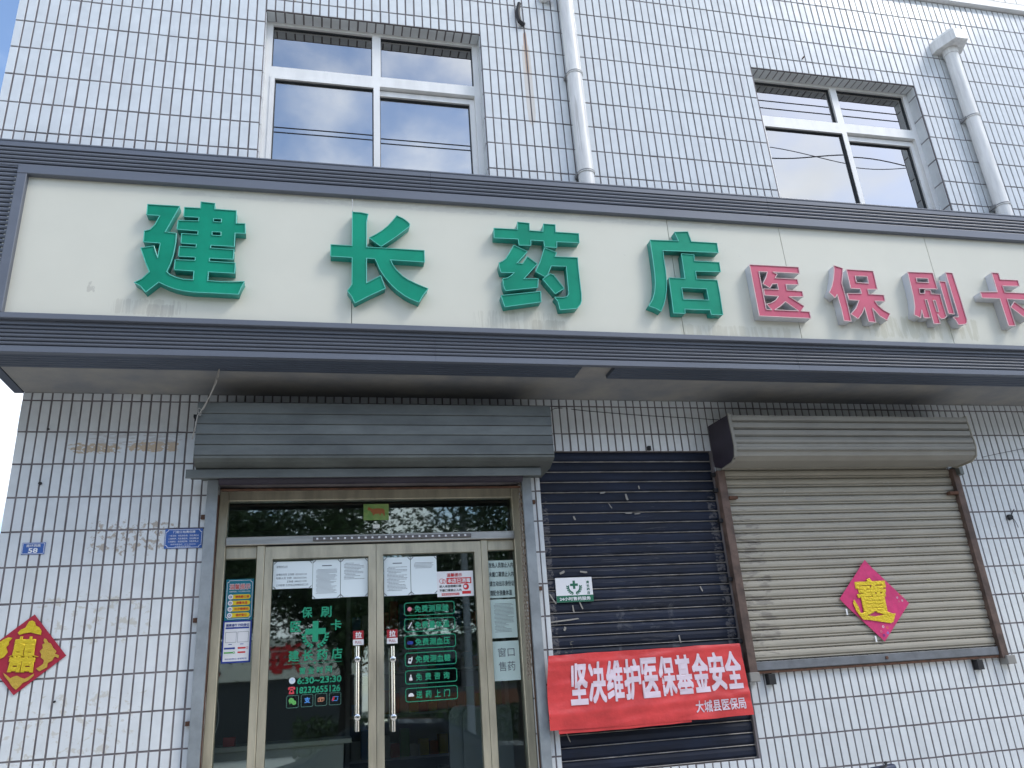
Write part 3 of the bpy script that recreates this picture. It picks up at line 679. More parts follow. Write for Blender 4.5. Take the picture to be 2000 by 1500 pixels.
# ------------------------------------------------------------------ shutters
s1 = thing('roller_shutter', 'grey galvanised roller shutter rolled up in its box above the glass doors', 'shutter', (.3, -.2, 1.3))
yf = -.345; zs = [1.715, 1.645, 1.581, 1.518, 1.456, 1.392]
xl, xr_ = -.752, 1.372
put('housing', MB().prof(xl+.003, xr_-.003, [(-.004, 1.75), (yf+.02, 1.722), (yf+.02, 1.37), (-.24, 1.335), (-.004, 1.335)]).me(), galv, s1)
for i, (a, b) in enumerate(zip(zs, zs[1:])):
    o = .004*(i % 2); put('housing_slat', MB().prof(xl, xr_, [(yf+.016, a-.0015), (yf+.002, a-.0015), (yf-.002, b+.004), (yf+.003, b+.0012), (yf+.016, b+.0012)]).me(), galv, s1)
put('housing_slat', MB().prof(xl, xr_, [(yf+.016, 1.3905), (yf-.001, 1.3905), (yf+.001, 1.377), (yf+.035, 1.362), (yf+.10, 1.345), (yf+.10, 1.349)]).me(), galv, s1)
put('bottom_flashing', MB().bbox(-.80, 1.30, -.262, -.250, 1.283, 1.333, .001).box(-.80, 1.30, -.2495, -.06, 1.3265, 1.3325).me(), galv, s1)
put('rolled_curtain', MB().tube([(-.64, -.07, 1.325), (1.22, -.07, 1.325)], .035, 16).me(True), purple, s1)
put('end_bar', MB().bbox(-.63, 1.21, -.05, -.02, 1.262, 1.272).me(), rust, s1)
put('guide_rail', MB().bbox(-.708, -.645, -.055, -.0048, G+.001, 1.3255).me(), galv2, s1)
put('guide_rail', MB().bbox(1.222, 1.284, -.055, -.0048, G+.001, 1.3255).me(), galv2, s1)
put('rail_edge', MB().box(-.6445, -.640, -.03, -.010, G+.001, 1.24).me(), rust, s1)
put('rail_edge', MB().box(1.217, 1.2215, -.03, -.010, G+.001, 1.24).me(), rust, s1)
for z in (1.11, .52, -.02): put('mounting_lug', MB().bbox(-.735, -.709, -.03, -.0048, z-.012, z+.012).me(), rust, s1)
for z in (1.17, .62, -.03): put('mounting_lug', MB().bbox(1.285, 1.31, -.03, -.0048, z-.012, z+.012).me(), rust, s1)
put('end_bracket', MB().box(-.785, -.756, -.25, -.0048, 1.655, 1.672).box(-.780, -.776, -.24, -.236, 1.56, 1.655).box(-.765, -.761, -.24, -.236, 1.56, 1.655).me(), black, s1)
# chain
ch = thing('lift_chain', 'rusty steel lifting chain hanging beside the right door post', 'chain', (1.19, .0, 1.2))
tor = []; tf = []
def linkmesh():
    mb = MB(); P = []
    for i in range(14):
        a = 2*math.pi*i/14; P.append((.0075*math.cos(a), 0, .011*math.sin(a)+(.004 if math.sin(a) > 0 else -.004)))
    for i in range(14): mb.tube([P[i], P[(i+1) % 14]], .0030, 5)
    return mb.me()
lm = linkmesh(); lm.materials.append(mat('chain_steel', (.34, .28, .22), .6, metal=.3))
pts = [at(1013, 930+i*7.6, -.02) for i in range(52)]
for k in range(2):
    for i in range(52):
        xx = at(1013+(1032-1013)*(i/51)+k*3, 934+i*7.6, -.02)
        o = put('chain_link', lm, None, ch); o.location = xx+Vector((.004*k, -.012*k, 0)); o.rotation_euler = (0, random.gauss(0, .08), R(90)*(i % 2)+R(20))
# dark closed shutter
s2 = thing('roller_shutter', 'closed navy blue roller shutter with the red banner taped over it', 'shutter', (1.98, .03, -.4))
x0, x1 = 1.360, 2.609
zt = 1.516; n = 28; ph = (1.516-(-.447))/n
sl = MB().prof(x0, x1, [(.045, .0), (.030, .0), (.024, -.004), (.018, -ph*.35), (.020, -ph*.7), (.030, -ph+.007), (.034, -ph+.001), (.045, -ph+.001)]).me(); sl.materials.append(navy)
lp = MB().prof(x0, x1, [(.029, -ph+.0065), (.017, -ph+.0055), (.014, -ph+.003), (.017, -ph+.0012), (.030, -ph+.0012)]).me(); lp.materials.append(navylip)
for i in range(n):
    o = put('slat', sl, None, s2); o.location = (0, random.uniform(-.001, .001), zt-i*ph)
    q = put('slat_lip', lp, None, o); q.location = (0, 0, 0); q.matrix_parent_inverse = Matrix.Identity(4)
    q.matrix_parent_inverse = Matrix.Identity(4)
put('back_board', MB().box(x0-.003, x1+.003, .06, .08, -.45, 1.518).me(), black, s2)
for xx, z in ((1.40, 1.535), (2.14, 1.535)): put('mounting_lug', MB().bbox(xx, xx+.022, -.03, -.0048, z-.014, z+.014).me(), black, s2)
# beige closed shutter
s3 = thing('roller_shutter', 'closed beige roller shutter in brown guide rails with a pink diamond on it', 'shutter', (3.6, 0, .07))
xa, xb = 2.626, 4.523
pr = [(-.0048, 1.70), (-.30, 1.682), (-.306, 1.662), (-.297, 1.6), (-.301, 1.54), (-.318, 1.46), (-.300, 1.395), (-.255, 1.372), (-.09, 1.368), (-.0048, 1.40)]
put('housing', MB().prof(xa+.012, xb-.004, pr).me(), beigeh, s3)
put('end_plate', MB().prof(xa, xa+.010, [(-.0048, 1.700), (-.304, 1.683), (-.308, 1.45), (-.290, 1.376), (-.1, 1.364), (-.0048, 1.40)]).me(), purple, s3)
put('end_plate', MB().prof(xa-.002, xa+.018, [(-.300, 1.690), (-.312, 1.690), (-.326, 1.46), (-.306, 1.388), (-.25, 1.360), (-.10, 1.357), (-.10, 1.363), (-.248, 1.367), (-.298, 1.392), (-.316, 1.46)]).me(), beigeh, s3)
put('end_plate', MB().prof(xb-.003, xb+.004, [(-.0048, 1.71), (-.307, 1.69), (-.325, 1.46), (-.306, 1.388), (-.25, 1.360), (-.09, 1.357), (-.0048, 1.40)]).me(), beige, s3)
hz_ = [1.683, 1.632, 1.580, 1.528, 1.474, 1.424]
for a, b in zip(hz_, hz_[1:]):
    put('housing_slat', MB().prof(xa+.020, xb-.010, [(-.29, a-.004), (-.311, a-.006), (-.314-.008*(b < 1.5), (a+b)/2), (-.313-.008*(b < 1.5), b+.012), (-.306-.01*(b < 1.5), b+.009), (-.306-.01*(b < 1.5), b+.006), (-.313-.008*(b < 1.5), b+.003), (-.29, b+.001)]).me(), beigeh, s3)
xg0, xg1 = 2.672, 4.505
pz = .0633; n3 = 21; top3 = .108+pz*n3
sl = MB().prof(xg0, xg1, [(-.005, -.001), (-.018, -.003), (-.026, -.012), (-.028, -.024), (-.026, -.038), (-.019, -.044), (-.015, -.046), (-.024, -.050), (-.024, -.056), (-.014, -.060), (-.005, -.0625)]).me(); sl.materials.append(beige)
for i in range(n3):
    o = put('slat', sl, None, s3); o.location = (0, random.uniform(-.0008, .0008), top3-i*pz)
put('guide_rail', MB().bbox(2.612, 2.668, -.06, -.0048, .03, 1.362).me(), railbrown, s3)
put('guide_rail', MB().bbox(4.506, 4.560, -.06, -.0048, .03, 1.362).me(), railbrown, s3)
put('bottom_bar', MB().bbox(2.672, 4.503, -.044, -.0048, .052, .106, .004).me(), bar, s3)
put('bottom_seal', MB().bbox(2.676, 4.500, -.036, -.0048, .034, .0505, .001).me(), rust, s3)
put('padlock_stud', MB().tube([(3.62, -.044, .08), (3.62, -.052, .08)], .010, 12).me(), rust, s3)
for xx in (2.60, 4.525): put('end_block', MB().bbox(xx, xx+.07, -.075, -.0048, -.012, .045, .004).me(), mat('grey_bracket', (.26, .25, .23), .6), s3)
for xx in (2.74, 4.30): put('support_bracket', MB().bbox(xx, xx+.05, -.05, -.0048, -.035, .030, .003).me(), black, s3)
for z in (1.34, 1.23, 1.02, .63, .24): put('mounting_lug', MB().bbox(2.583, 2.611, -.035, -.0048, z-.013, z+.013).me(), black, s3)
put('latch_stub', MB().bbox(2.668, 2.73, -.07, -.03, 1.16, 1.178).bbox(4.43, 4.506, -.07, -.03, 1.17, 1.19).me(), rust, s3)
put('corner_bracket', MB().bbox(4.535, 4.57, -.10, -.0048, 1.31, 1.38).me(), galv, s3)
# ------------------------------------------------------------------ banner
YBn = -.085
C = [at(1071, 1281, YBn), at(1444, 1256.5, YBn), at(1473.5, 1395.5, YBn), at(1075, 1427.5, YBn)]
def bmap(u, v, lift=0):
    v0 = v
    edge = .012*math.sin(math.pi*v)*(1-u)**3
    w = .007*noise.noise(Vector((u*2.5+v*2.2, v*3.5-u*1.5, 3)))+.0045*noise.noise(Vector((u*9+v*6, v*11, 7)))
    w += .006*math.exp(-((v-.82+.12*u)/.05)**2)+.005*math.exp(-((v-.08-.05*math.sin(5*u))/.03)**2)
    for k_, (a_, b_, c_) in enumerate(((1.0, 1.6, .10), (1.0, -1.9, .86), (.5, 1.0, 1.28), (1.0, .35, .93), (1.0, -.8, .35))):
        w += .0032*math.exp(-((a_*u+b_*v-c_)/(.018+.006*k_))**2)*(1 if k_ % 2 else -1)
    v += .012*noise.noise(Vector((u*7, 3 if v < .5 else 9, 0)))*(2*abs(v-.5))**3
    a = C[0].lerp(C[1], u); b = C[3].lerp(C[2], u); p = a.lerp(b, v)
    return Vector((p.x-edge*(-1 if u > .5 else 1), YBn-w-lift, p.z-.006*math.sin(math.pi*u)*(v0-.3)))
bn = thing('red_banner', 'wrinkled red banner with white slogan taped across the navy shutter', 'banner', (1.95, -.06, -.2))
NU, NV = 90, 36
vs = [bmap(i/NU, j/NV) for j in range(NV+1) for i in range(NU+1)]
fs = [(j*(NU+1)+i, (j+1)*(NU+1)+i, (j+1)*(NU+1)+i+1, j*(NU+1)+i+1) for j in range(NV) for i in range(NU)]
sheet = pydata(vs, fs, True)
put('cloth', sheet, banner, bn)
me = MB(); a, b = bmap(0, 1), bmap(.72, 1)
put('lower_fold', pydata([bmap(.04+.64*i/20, .97)+Vector((0, .004, 0)) for i in range(21)]+[bmap(.04+.64*i/20, 1)+Vector((0, .004, -.022+.01*i/20)) for i in range(21)], [(i, i+21, i+22, i+1) for i in range(20)], True), banner, bn)
def ban_text(body, u0, u1, v0, v1, bold, slant=0):
    vs, fs = text_mesh(body, bold)
    ax, bx = min(v.x for v in vs), max(v.x for v in vs); az, bz = min(v.y for v in vs), max(v.y for v in vs)
    P = []
    for v in vs:
        u = (v.x-ax)/(bx-ax); w = 1-(v.y-az)/(bz-az); P.append(bmap(u0+(u1-u0)*u, v0+(v1-v0)*w+slant*u, .0022+v.z*.12))
    return pydata(P, fs)
big = '坚决维护医保基金安全'
for i, c_ in enumerate(big):
    w = .083; u0 = .108+i*.0876
    put('lettering', ban_text(c_, u0, u0+w, .13-.03*i/9, .69-.06*i/9, .038), bantext, bn)
put('lettering', ban_text('大城县医保局', .71, .968, .75, .91, .02), bantext, bn)
# ------------------------------------------------------------------ small signs on the walls
def cross(cx, cz, s, w): return [(cx-w, cz+s), (cx+w, cz+s), (cx+w, cz+w), (cx+s, cz+w), (cx+s, cz-w), (cx+w, cz-w), (cx+w, cz-s), (cx-w, cz-s), (cx-w, cz-w), (cx-s, cz-w), (cx-s, cz+w), (cx-w, cz+w)]
def wreath(cx, cz, r, s):
    out = []
    for sd in (-1, 1):
        for k in range(6):
            a = R(-80+k*15); px_, pz_ = cx+sd*r*math.cos(a), cz+r*math.sin(a)
            for da in (-38, 32):
                t = a+math.pi/2+R(da); L = s
                dx, dz = sd*math.cos(t)*L, math.sin(t)*L; nx, nz = -dz*.28, dx*.28
                out.append([(px_, pz_), (px_+dx*.5+nx, pz_+dz*.5+nz), (px_+dx, pz_+dz), (px_+dx*.5-nx, pz_+dz*.5-nz)])
    return out
def textbars(tx, x0, x1, z0, z1, n, Y, h=.45, seed=0, indent=True):
    rn = random.Random(seed); ph = (z1-z0)/n
    for i in range(n):
        z = z1-(i+.5)*ph; x = x0+(.06*(x1-x0) if indent and i % 4 == 0 else 0); xe = x1-(rn.random()**3)*.6*(x1-x0)
        while x < xe:
            w = rn.uniform(.05, .16)*(x1-x0); tx.rect(x, min(x+w, xe), z-ph*h/2, z+ph*h/2, Y); x += w+.012*(x1-x0)
    return tx
Yw = -.0055
def plaque(name, label, cat, x0, x1, z0, z1, Y, m, th=.006):
    t = thing(name, label, cat, ((x0+x1)/2, Y, z0)); put('plate', MB().bbox(x0, x1, Y-th, Y, z0, z1, .0015).me(), m, t); return t
x0, x1, z0, z1 = pxbox(45, 1060, 89.5, 1083, Yw)
p = plaque('house_number_plate', 'small blue house number plate with white 58 on the left wall', 'plaque', x0, x1, z0, z1, Yw, blu)
tx = TX().fit('南环西路', x0+.022, x1-.022, z1-.026, z1-.010, Yw-.0065, .012).fit('58', (x0+x1)/2-.024, (x0+x1)/2+.024, z0+.008, z0+.035, Yw-.0065, .03)
tx.poly([rrect(x0+.003, x1-.003, z0+.003, z1-.003, .004), rrect(x0+.005, x1-.005, z0+.005, z1-.005, .003)], Yw-.0065)
put('lettering', tx.me(), white, p)
x0, x1, z0, z1 = pxbox(323.5, 1033, 397, 1071, Yw)
p = plaque('notice_plaque', 'blue duty notice plaque with lines of white writing left of the doors', 'plaque', x0, x1, z0, z1, Yw, blu)
w = x1-x0; h = z1-z0; tx = TX().fit('门前三包责任牌', x0+w*.22, x1-w*.2, z1-h*.23, z1-h*.10, Yw-.0065, .02)
for k, s_ in enumerate(('一包卫生：无乱扔乱倒，无乱泼乱吐', '二包秩序：无乱堆乱放，无乱摆乱挂', '三包绿化：无乱踩乱踏，无乱折乱占')):
    tx.fit(s_, x0+w*.10, x1-w*.10, z1-h*(.40+.15*k), z1-h*(.31+.15*k), Yw-.0065, .012)
tx.fit('监督举报电话：0316-5522655', x0+w*.17, x1-w*.17, z0+h*.17, z0+h*.24, Yw-.0065, .01).fit('大城县城市管理局', x0+w*.28, x1-w*.3, z0+h*.07, z0+h*.13, Yw-.0065, .01)
def scal(x0, x1, z0, z1, r):
    P = []
    for cx, cz, a0 in ((x1, z1, 270), (x0, z1, 0), (x0, z0, 90), (x1, z0, 180)):
        P += [(cx+r*math.cos(R(a0-t)), cz+r*math.sin(R(a0-t))) for t in (0, 30, 60, 90)]
    return P
tx.poly([scal(x0+.004, x1-.004, z0+.004, z1-.004, .014), scal(x0+.0062, x1-.0062, z0+.0062, z1-.0062, .014)], Yw-.0065)
put('lettering', tx.me(), white, p)
# 24 hour sign taped on the navy shutter
Ys = .008
x0, x1, z0, z1 = pxbox(1083.5, 1128, 1155, 1176, Ys); w = x1-x0; h = z1-z0
p = plaque('pharmacy_sign', 'small white and green 24 hour sign taped on the navy shutter', 'sign', x0, x1, z0, z1, Ys, white, .003)
tx = TX().rect(x0, x1, z0, z0+h*.27, Ys-.0035).poly([cross(x0+w*.5, z0+h*.70, h*.17, h*.05)], Ys-.0035)
for lp in wreath(x0+w*.5, z0+h*.62, w*.17, w*.07): tx.poly([lp], Ys-.0038)
for k, c_ in enumerate('建长药店'): tx.fit(c_, x1-w*.16, x1-w*.08, z1-h*(.26+.145*k), z1-h*(.15+.145*k), Ys-.0035, .02)
put('green_print', tx.me(), grnd, p)
put('lettering', TX().fit('24小时售药服务', x0+w*.08, x1-w*.08, z0+h*.06, z0+h*.21, Ys-.0042, .025).me(), white, p)
# old tape scraps on the navy shutter
SCR = ['upright pale tape strip high in the middle of the navy shutter', 'flat pale tape strip directly below the highest upright strip', 'short flat tape piece left of the highest upright strip',
 'small slanted tape curl high at the left of the navy shutter', 'long torn tape strip just below the 24 hour sign', 'small pale tape fleck under the long torn strip', 'flat tape strip right of the middle on the navy shutter',
 'tiny upright tape tick, topmost of the scraps', 'thin slanted tape thread left of the upright strips', 'tape tail hanging at the left edge of the 24 hour sign', 'slanted tape tail under the middle of the 24 hour sign',
 'upright tape tail under the 24 hour sign', 'tape shred above the right corner of the 24 hour sign', 'tape shred above the left corner of the 24 hour sign', 'slanted tape bit near the right edge above the banner',
 'small upright tape loop touching the banner top edge', 'thin tape thread below the red banner']
for k, (px_, py_, a, l, ww) in enumerate(((1224, 971, -80, 15, 5), (1228, 1002, 0, 16, 3), (1177, 962, 5, 13, 4), (1122, 1012, -70, 9, 4), (1100, 1212, 4, 70, 3), (1103, 1228, 60, 8, 5), (1245, 1003, 5, 14, 3), (1248, 952, -85, 8, 3), (1192, 988, -60, 14, 2), (1080, 1170, -60, 25, 3), (1135, 1182, -70, 18, 3), (1120, 1190, -85, 16, 3), (1140, 1117, -10, 16, 4), (1098, 1118, 20, 12, 5), (1370, 1150, -70, 12, 3), (1328, 1248, -85, 16, 3), (1110, 1440, -70, 20, 2))):
    c = at(px_, py_, .012); u = 1/330; ca, sa = math.cos(R(a)), math.sin(R(a)); l *= u/2; ww *= u/2
    t = thing('tape_scrap', SCR[k], 'tape', c, 'scraps of old tape on the navy shutter')
    P = [(-l, -ww), (l*.4, -ww*1.2), (l, -ww*.5), (l*.9, ww), (0, ww*.8), (-l, ww*.6)]
    put('scrap', stand(curve_mesh([[(c.x+x*ca-z*sa, c.z+x*sa+z*ca) for x, z in P]], ext=.0004), .0112), mat('old_tape', (.30, .28, .25), .6) if k == 0 else bpy.data.materials['old_tape'], t)
# ------------------------------------------------------------------ diamonds
def diamond(name, label, corners, Y, m, curl=0):
    P = [at(x, y, Y) for x, y in corners]   # top, right, bottom, left
    c = sum(P, Vector())/4; t = thing(name, label, 'decoration', (c.x, Y, c.z))
    def mp(u, v, lift=0):
        p = P[3].lerp(P[0], v).lerp(P[2].lerp(P[1], v), u)
        w = .003*noise.noise(Vector((u*4, v*4, 1)))+curl*max(0, (.25-u))**1.3
        return Vector((p.x, Y-abs(w)-lift-.001, p.z))
    n = 24
    vs = [mp(i/n, j/n) for j in range(n+1) for i in range(n+1)]+[mp(i/n, j/n)+Vector((0, .0012, 0)) for j in range(n+1) for i in range(n+1)]
    K = (n+1)**2; fs = []
    for j in range(n):
        for i in range(n):
            a = j*(n+1)+i; fs += [(a, a+1, a+n+2, a+n+1), (a+K, a+n+1+K, a+n+2+K, a+1+K)]
    put('paper', pydata(vs, fs, True), m, t)
    return t, mp, P, c
t, mp, P, c = diamond('double_happiness_diamond', 'red paper diamond with raised gold double happiness character on left wall', ((68, 1200), (129.5, 1280.5), (26.5, 1358), (-36, 1277)), -.010, redpap)
def foilquad(me, Q, Y):
    q = [at(x, y, Y) for x, y in Q]      # TL TR BR BL
    ax, bx = min(v.co.x for v in me.vertices), max(v.co.x for v in me.vertices); az, bz = min(v.co.z for v in me.vertices), max(v.co.z for v in me.vertices)
    for v in me.vertices:
        u, w = (v.co.x-ax)/(bx-ax), (v.co.z-az)/(bz-az); p = q[3].lerp(q[2], u).lerp(q[0].lerp(q[1], u), w); v.co.x, v.co.z = p.x, p.z
    return me
def foiltext(body, x0, x1, z0, z1, Y, bold, d=.004, shear=0):
    cu = bpy.data.curves.new('t', 'FONT'); cu.body = body; cu.size = 1; cu.extrude = .02; cu.bevel_depth = bold; cu.bevel_resolution = 2; cu.resolution_u = 3
    me = _conv(cu); ax, bx = min(v.co.x for v in me.vertices), max(v.co.x for v in me.vertices); az, bz = min(v.co.y for v in me.vertices), max(v.co.y for v in me.vertices); zm = max(v.co.z for v in me.vertices)
    for v in me.vertices:
        fx = (v.co.x-ax)/(bx-ax); fz = (v.co.y-az)/(bz-az)
        v.co = Vector((x0+fx*(x1-x0)+shear*fz, Y-.002-v.co.z/zm*d, z0+fz*(z1-z0)))
    return me
k = (at(58, 1280, -.012)-at(38, 1280, -.012)).length/20
a = at(6, 1312, -.014); b = at(79, 1243, -.014)
put('gold_character', foilquad(foiltext('囍', 0, .3, 0, .3, -.014, .034), ((29, 1243), (78, 1243), (76, 1314), (6, 1313)), -.014), foil, t)
def motif(tt, cx, cy, pts, m, Y=-.015):
    L = [(lambda w: (w.x, w.z))(at(cx+x, cy+y, Y)) for x, y in pts]
    put('gold_motif', stand(curve_mesh([L], ext=.0012, bevel=.0006), Y), m, tt)
motif(t, 0, 0, [(35,1236),(41,1230),(50,1226),(57,1214),(63,1212),(68,1215),(70,1222),(76,1225),(81,1232),(80,1240),(72,1238),(60,1235),(48,1237),(38,1240)], foil)
motif(t, 0, 0, [(87,1247),(91,1249),(94,1255),(99,1257),(104,1266),(110,1272),(107,1277),(115,1280),(114,1285),(107,1282),(102,1290),(93,1295),(92,1303),(77,1311),(71,1306),(80,1300),(85,1296),(86,1289),(80,1284),(81,1278),(78,1272),(84,1266),(83,1259),(88,1256),(85,1251)], foild)
motif(t, 0, 0, [(7,1315),(11,1318),(20,1325),(26,1322),(33,1320),(41,1324),(48,1326),(56,1322),(66,1316),(65,1320),(55,1329),(44,1334),(38,1341),(31,1347),(24,1341),(17,1330),(10,1322)], foild)
motif(t, 0, 0, [(-6,1258),(6,1250),(16,1245),(24,1246),(17,1254),(18,1258),(12,1264),(15,1274),(8,1283),(-2,1288),(-8,1276)], foil)
t, mp, P, c = diamond('fortune_diamond', 'pink paper diamond with gold fortune character curling off the beige shutter', ((1687, 1094), (1775.5, 1178), (1728, 1253), (1638, 1170)), -.036, pinkpap, .06)
put('gold_character', foilquad(foiltext('寶', 0, .3, 0, .3, -.040, .020), ((1664, 1131), (1728, 1128), (1744, 1204), (1678, 1206)), -.040), foil, t)
motif(t, 0, 0, [(1668,1171),(1677,1186),(1680,1196),(1690,1202),(1710,1204),(1730,1200),(1749,1198),(1745,1214),(1740,1217),(1720,1214),(1700,1211),(1686,1210),(1680,1203),(1673,1194),(1666,1178)], foil, -.043)
for j, (cx, cy, s_) in enumerate(((1687, 1110, 1), (1652, 1166, .8), (1758, 1168, .8), (1728, 1232, 1))):
    for q in range(5):
        a = 2*math.pi*q/5+j; w = at(cx+7*s_*math.cos(a), cy+9*s_*math.sin(a), -.0385)
        put('printed_motif', stand(curve_mesh([circ(w.x, w.z, .008*s_, 10), circ(w.x, w.z, .005*s_, 10)], ext=.0006), -.0385), [pinkp, white, orangep, bluep, navyp][q if j == 3 else q % 3], t)
for (px_, py_, a) in ((1654, 1195, -80), (1711, 1248, -85)):
    w = at(px_, py_, -.034); put('tape', MB().box(w.x-.006, w.x+.006, -.0345, -.034, w.z-.02, w.z+.02).me(), white, t)
# ------------------------------------------------------------------ notices and lettering on the glass
Yp = YD-.0015          # papers fixed to the street side of the glass
Yg = YD+.005
def sheet_thing(name, label, cat, box, m, Y=Yg, group=None, curl=True):
    x0, x1, z0, z1 = pxbox(*box, Y); t = thing(name, label, cat, ((x0+x1)/2, Y, z0), group)
    n = 8; vs = []; fs = []
    for s_ in (0, 1):
        for j in range(n+1):
            for i in range(n+1):
                u, v = i/n, j/n; w = .0008*noise.noise(Vector((u*3+x0*9, v*3, 2)))
                vs.append((x0+(x1-x0)*u, Y-.0006-abs(w)+s_*.0005, z0+(z1-z0)*v))
    K = (n+1)**2
    for j in range(n):
        for i in range(n):
            a = j*(n+1)+i; fs += [(a, a+1, a+n+2, a+n+1), (a+K, a+n+1+K, a+n+2+K, a+1+K)]
    put('sheet', pydata(vs, fs, True), m, t)
    return t, x0, x1, z0, z1
PL = [((534.5, 1096.5, 611, 1149.5), 'wide white notice taped highest on the left door beside its hinge stile', 5, 1),
      ((611.8, 1093, 665, 1168.5), 'white sheet of small print in the middle of the left door notices', 22, 0),
      ((666, 1091, 718.3, 1165.5), 'white half printed sheet nearest the meeting stile on the left door', 12, 2),
      ((749.8, 1088.5, 801, 1163.5), 'white sheet of small print at the left edge of the right door', 18, 0),
      ((802, 1086.8, 852, 1160.5), 'mostly blank white sheet left of the red notice on the right door', 5, 3)]
for k, (bx, lab, n, st) in enumerate(PL):
    t, x0, x1, z0, z1 = sheet_thing('paper_notice', lab, 'notice', bx, paper, group='white papers taped along the top of the doors'); w, h = x1-x0, z1-z0
    tx = TX(); Y = Yg-.0018
    if st == 1:
        tx.fit('疫情防控公示', x0+w*.08, x0+w*.36, z1-h*.24, z1-h*.15, Y, .01)
        for q, s_ in enumerate(('疫情防控员 王晓静 18232655124', '包联人员 刘静  18632655266', '王艳春 18903211278', '工作职责 负责本店疫情防控工作')):
            tx.fit(s_, x0+w*(.08 if q != 2 else .35), x0+w*(.85 if q < 3 else .9), z1-h*(.52+.13*q), z1-h*(.44+.13*q), Y, .008)
    else:
        if st == 0: tx.rect(x0+w*.33, x0+w*.68, z1-h*.17, z1-h*.145, Y)
        top = {0: .24, 2: .10, 3: .15}[st]; bot = {0: .88, 2: .55, 3: .32}[st]
        textbars(tx, x0+w*.12, x1-w*.12, z1-h*bot, z1-h*top, n, Y, .28, k)
    put('print', tx.me(), ink, t, kind='stuff')
    m = MB()
    for cx, cz, sg_ in ((x0+w*.05, z1-h*.04, 1), (x1-w*.05, z1-h*.04, -1), (x0+w*.05, z0+h*.04, -1), (x1-w*.05, z0+h*.04, 1)):
        l = .008; m.add([(cx-l, Y-.0004, cz-l*sg_-.003), (cx-l, Y-.0004, cz-l*sg_+.003), (cx+l, Y-.0004, cz+l*sg_+.003), (cx+l, Y-.0004, cz+l*sg_-.003)], [(0, 3, 2, 1)])
    put('tape', m.me(), ink, t)
t, x0, x1, z0, z1 = sheet_thing('red_notice', 'white notice with a red disinfection headline on the right door', 'notice', (852.8, 1115.5, 923.5, 1165), white); w, h = x1-x0, z1-z0; Y = Yg-.002
put('red_print', TX().fit('温馨提示', x0+w*.27, x0+w*.69, z1-h*.22, z1-h*.08, Y, .015).rect(x0+w*.26, x0+w*.94, z1-h*.50, z1-h*.26, Y).rect(x0+w*.12, x0+w*.6, z0+h*.05, z0+h*.14, Y).rect(x0+w*.68, x0+w*.92, z0+h*.09, z0+h*.20, Y)
    .poly([circ(x0+w*.79, z0+h*.37, h*.12)], Y).poly([circ(x0+w*.13, z1-h*.38, h*.10, 16), circ(x0+w*.13, z1-h*.38, h*.085, 16)], Y).poly([circ(x0+w*.19, z1-h*.40, h*.09, 5), circ(x0+w*.19, z1-h*.40, h*.07, 5)], Y).me(), redp, t)
put('lettering', TX().fit('本店已消毒', x0+w*.285, x0+w*.92, z1-h*.47, z1-h*.29, Y-.0006, .025).poly([circ(x0+w*.77, z0+h*.38, h*.06, 12)], Y-.0006).fit('敬请谅解谢谢配合', x0+w*.13, x0+w*.59, z0+h*.065, z0+h*.125, Y-.0006, .01).me(), white, t)
put('black_print', TX().fit('进入本店佩戴口罩', x0+w*.06, x0+w*.66, z1-h*.64, z1-h*.54, Y, .015).fit('不戴口罩禁止入内', x0+w*.06, x0+w*.66, z1-h*.80, z1-h*.70, Y, .015).me(), inkd, t)
t, x0, x1, z0, z1 = sheet_thing('rules_sheet', 'pale green sheet with four lines of entry rules, top of the right side pane', 'notice', (952, 1094.5, 1001.5, 1167.5), paperg); w, h = x1-x0, z1-z0
tx = TX()
for q, s_ in enumerate(('发热人员禁止入内', '未戴口罩禁止入内', '请主动出示身份证', '请配合测量体温')): tx.fit(s_, x0+w*.03, x1-w*(.01 if q < 3 else .12), z1-h*(.20+.247*q), z1-h*(.06+.247*q), Yg-.0022, .012)
put('lettering', tx.me(), inkd, t)
t, x0, x1, z0, z1 = sheet_thing('print_sheet', 'faded sheet of dense small print between two pale sheets on the right side pane', 'notice', (956.5, 1170.5, 1006.5, 1246), paperg); w, h = x1-x0, z1-z0
put('print', textbars(TX(), x0+w*.14, x1-w*.1, z0+h*.14, z1-h*.10, 22, Yg-.0022, .25, 9).me(), ink, t, kind='stuff')
t, x0, x1, z0, z1 = sheet_thing('window_sale_sheet', 'pale sheet with four large thin characters, lowest on the right side pane', 'notice', (961, 1252, 1012.5, 1329.5), paperg); w, h = x1-x0, z1-z0
put('lettering', TX().fit('窗口', x0+w*.20, x0+w*.82, z1-h*.40, z1-h*.17, Yg-.0022, -.004).fit('售药', x0+w*.20, x0+w*.82, z1-h*.76, z1-h*.52, Yg-.0022, -.004).me(), ink, t)
# posters on the left side pane
t, x0, x1, z0, z1 = sheet_thing('health_poster', 'teal poster with four yellow pill labels on the left side pane', 'poster', (442.5, 1131, 496.5, 1211), teal); w, h = x1-x0, z1-z0; Y = Yg-.0022
put('red_print', TX().fit('温馨提示', x0+w*.13, x1-w*.13, z1-h*.25, z1-h*.125, Y-.001, .012).me(), mat('coral_print', (.62, .08, .06), .4), t)
tx = TX().fit('温馨提示', x0+w*.115, x1-w*.115, z1-h*.262, z1-h*.112, Y, .06).fit('疫情防控期间，为了您和他人的健康', x0+w*.12, x1-w*.12, z1-h*.325, z1-h*.29, Y, .01)
tx.poly([scal(x0+.006, x1-.006, z0+.007, z1-.007, .012), scal(x0+.0085, x1-.0085, z0+.0095, z1-.0095, .012)], Y)
for q in range(4): tx.poly([circ(x0+w*.19, z1-h*(.435+.148*q), h*.062)], Y-.0012)
put('white_print', tx.me(), white, t)
tx = TX(); ty = TX()
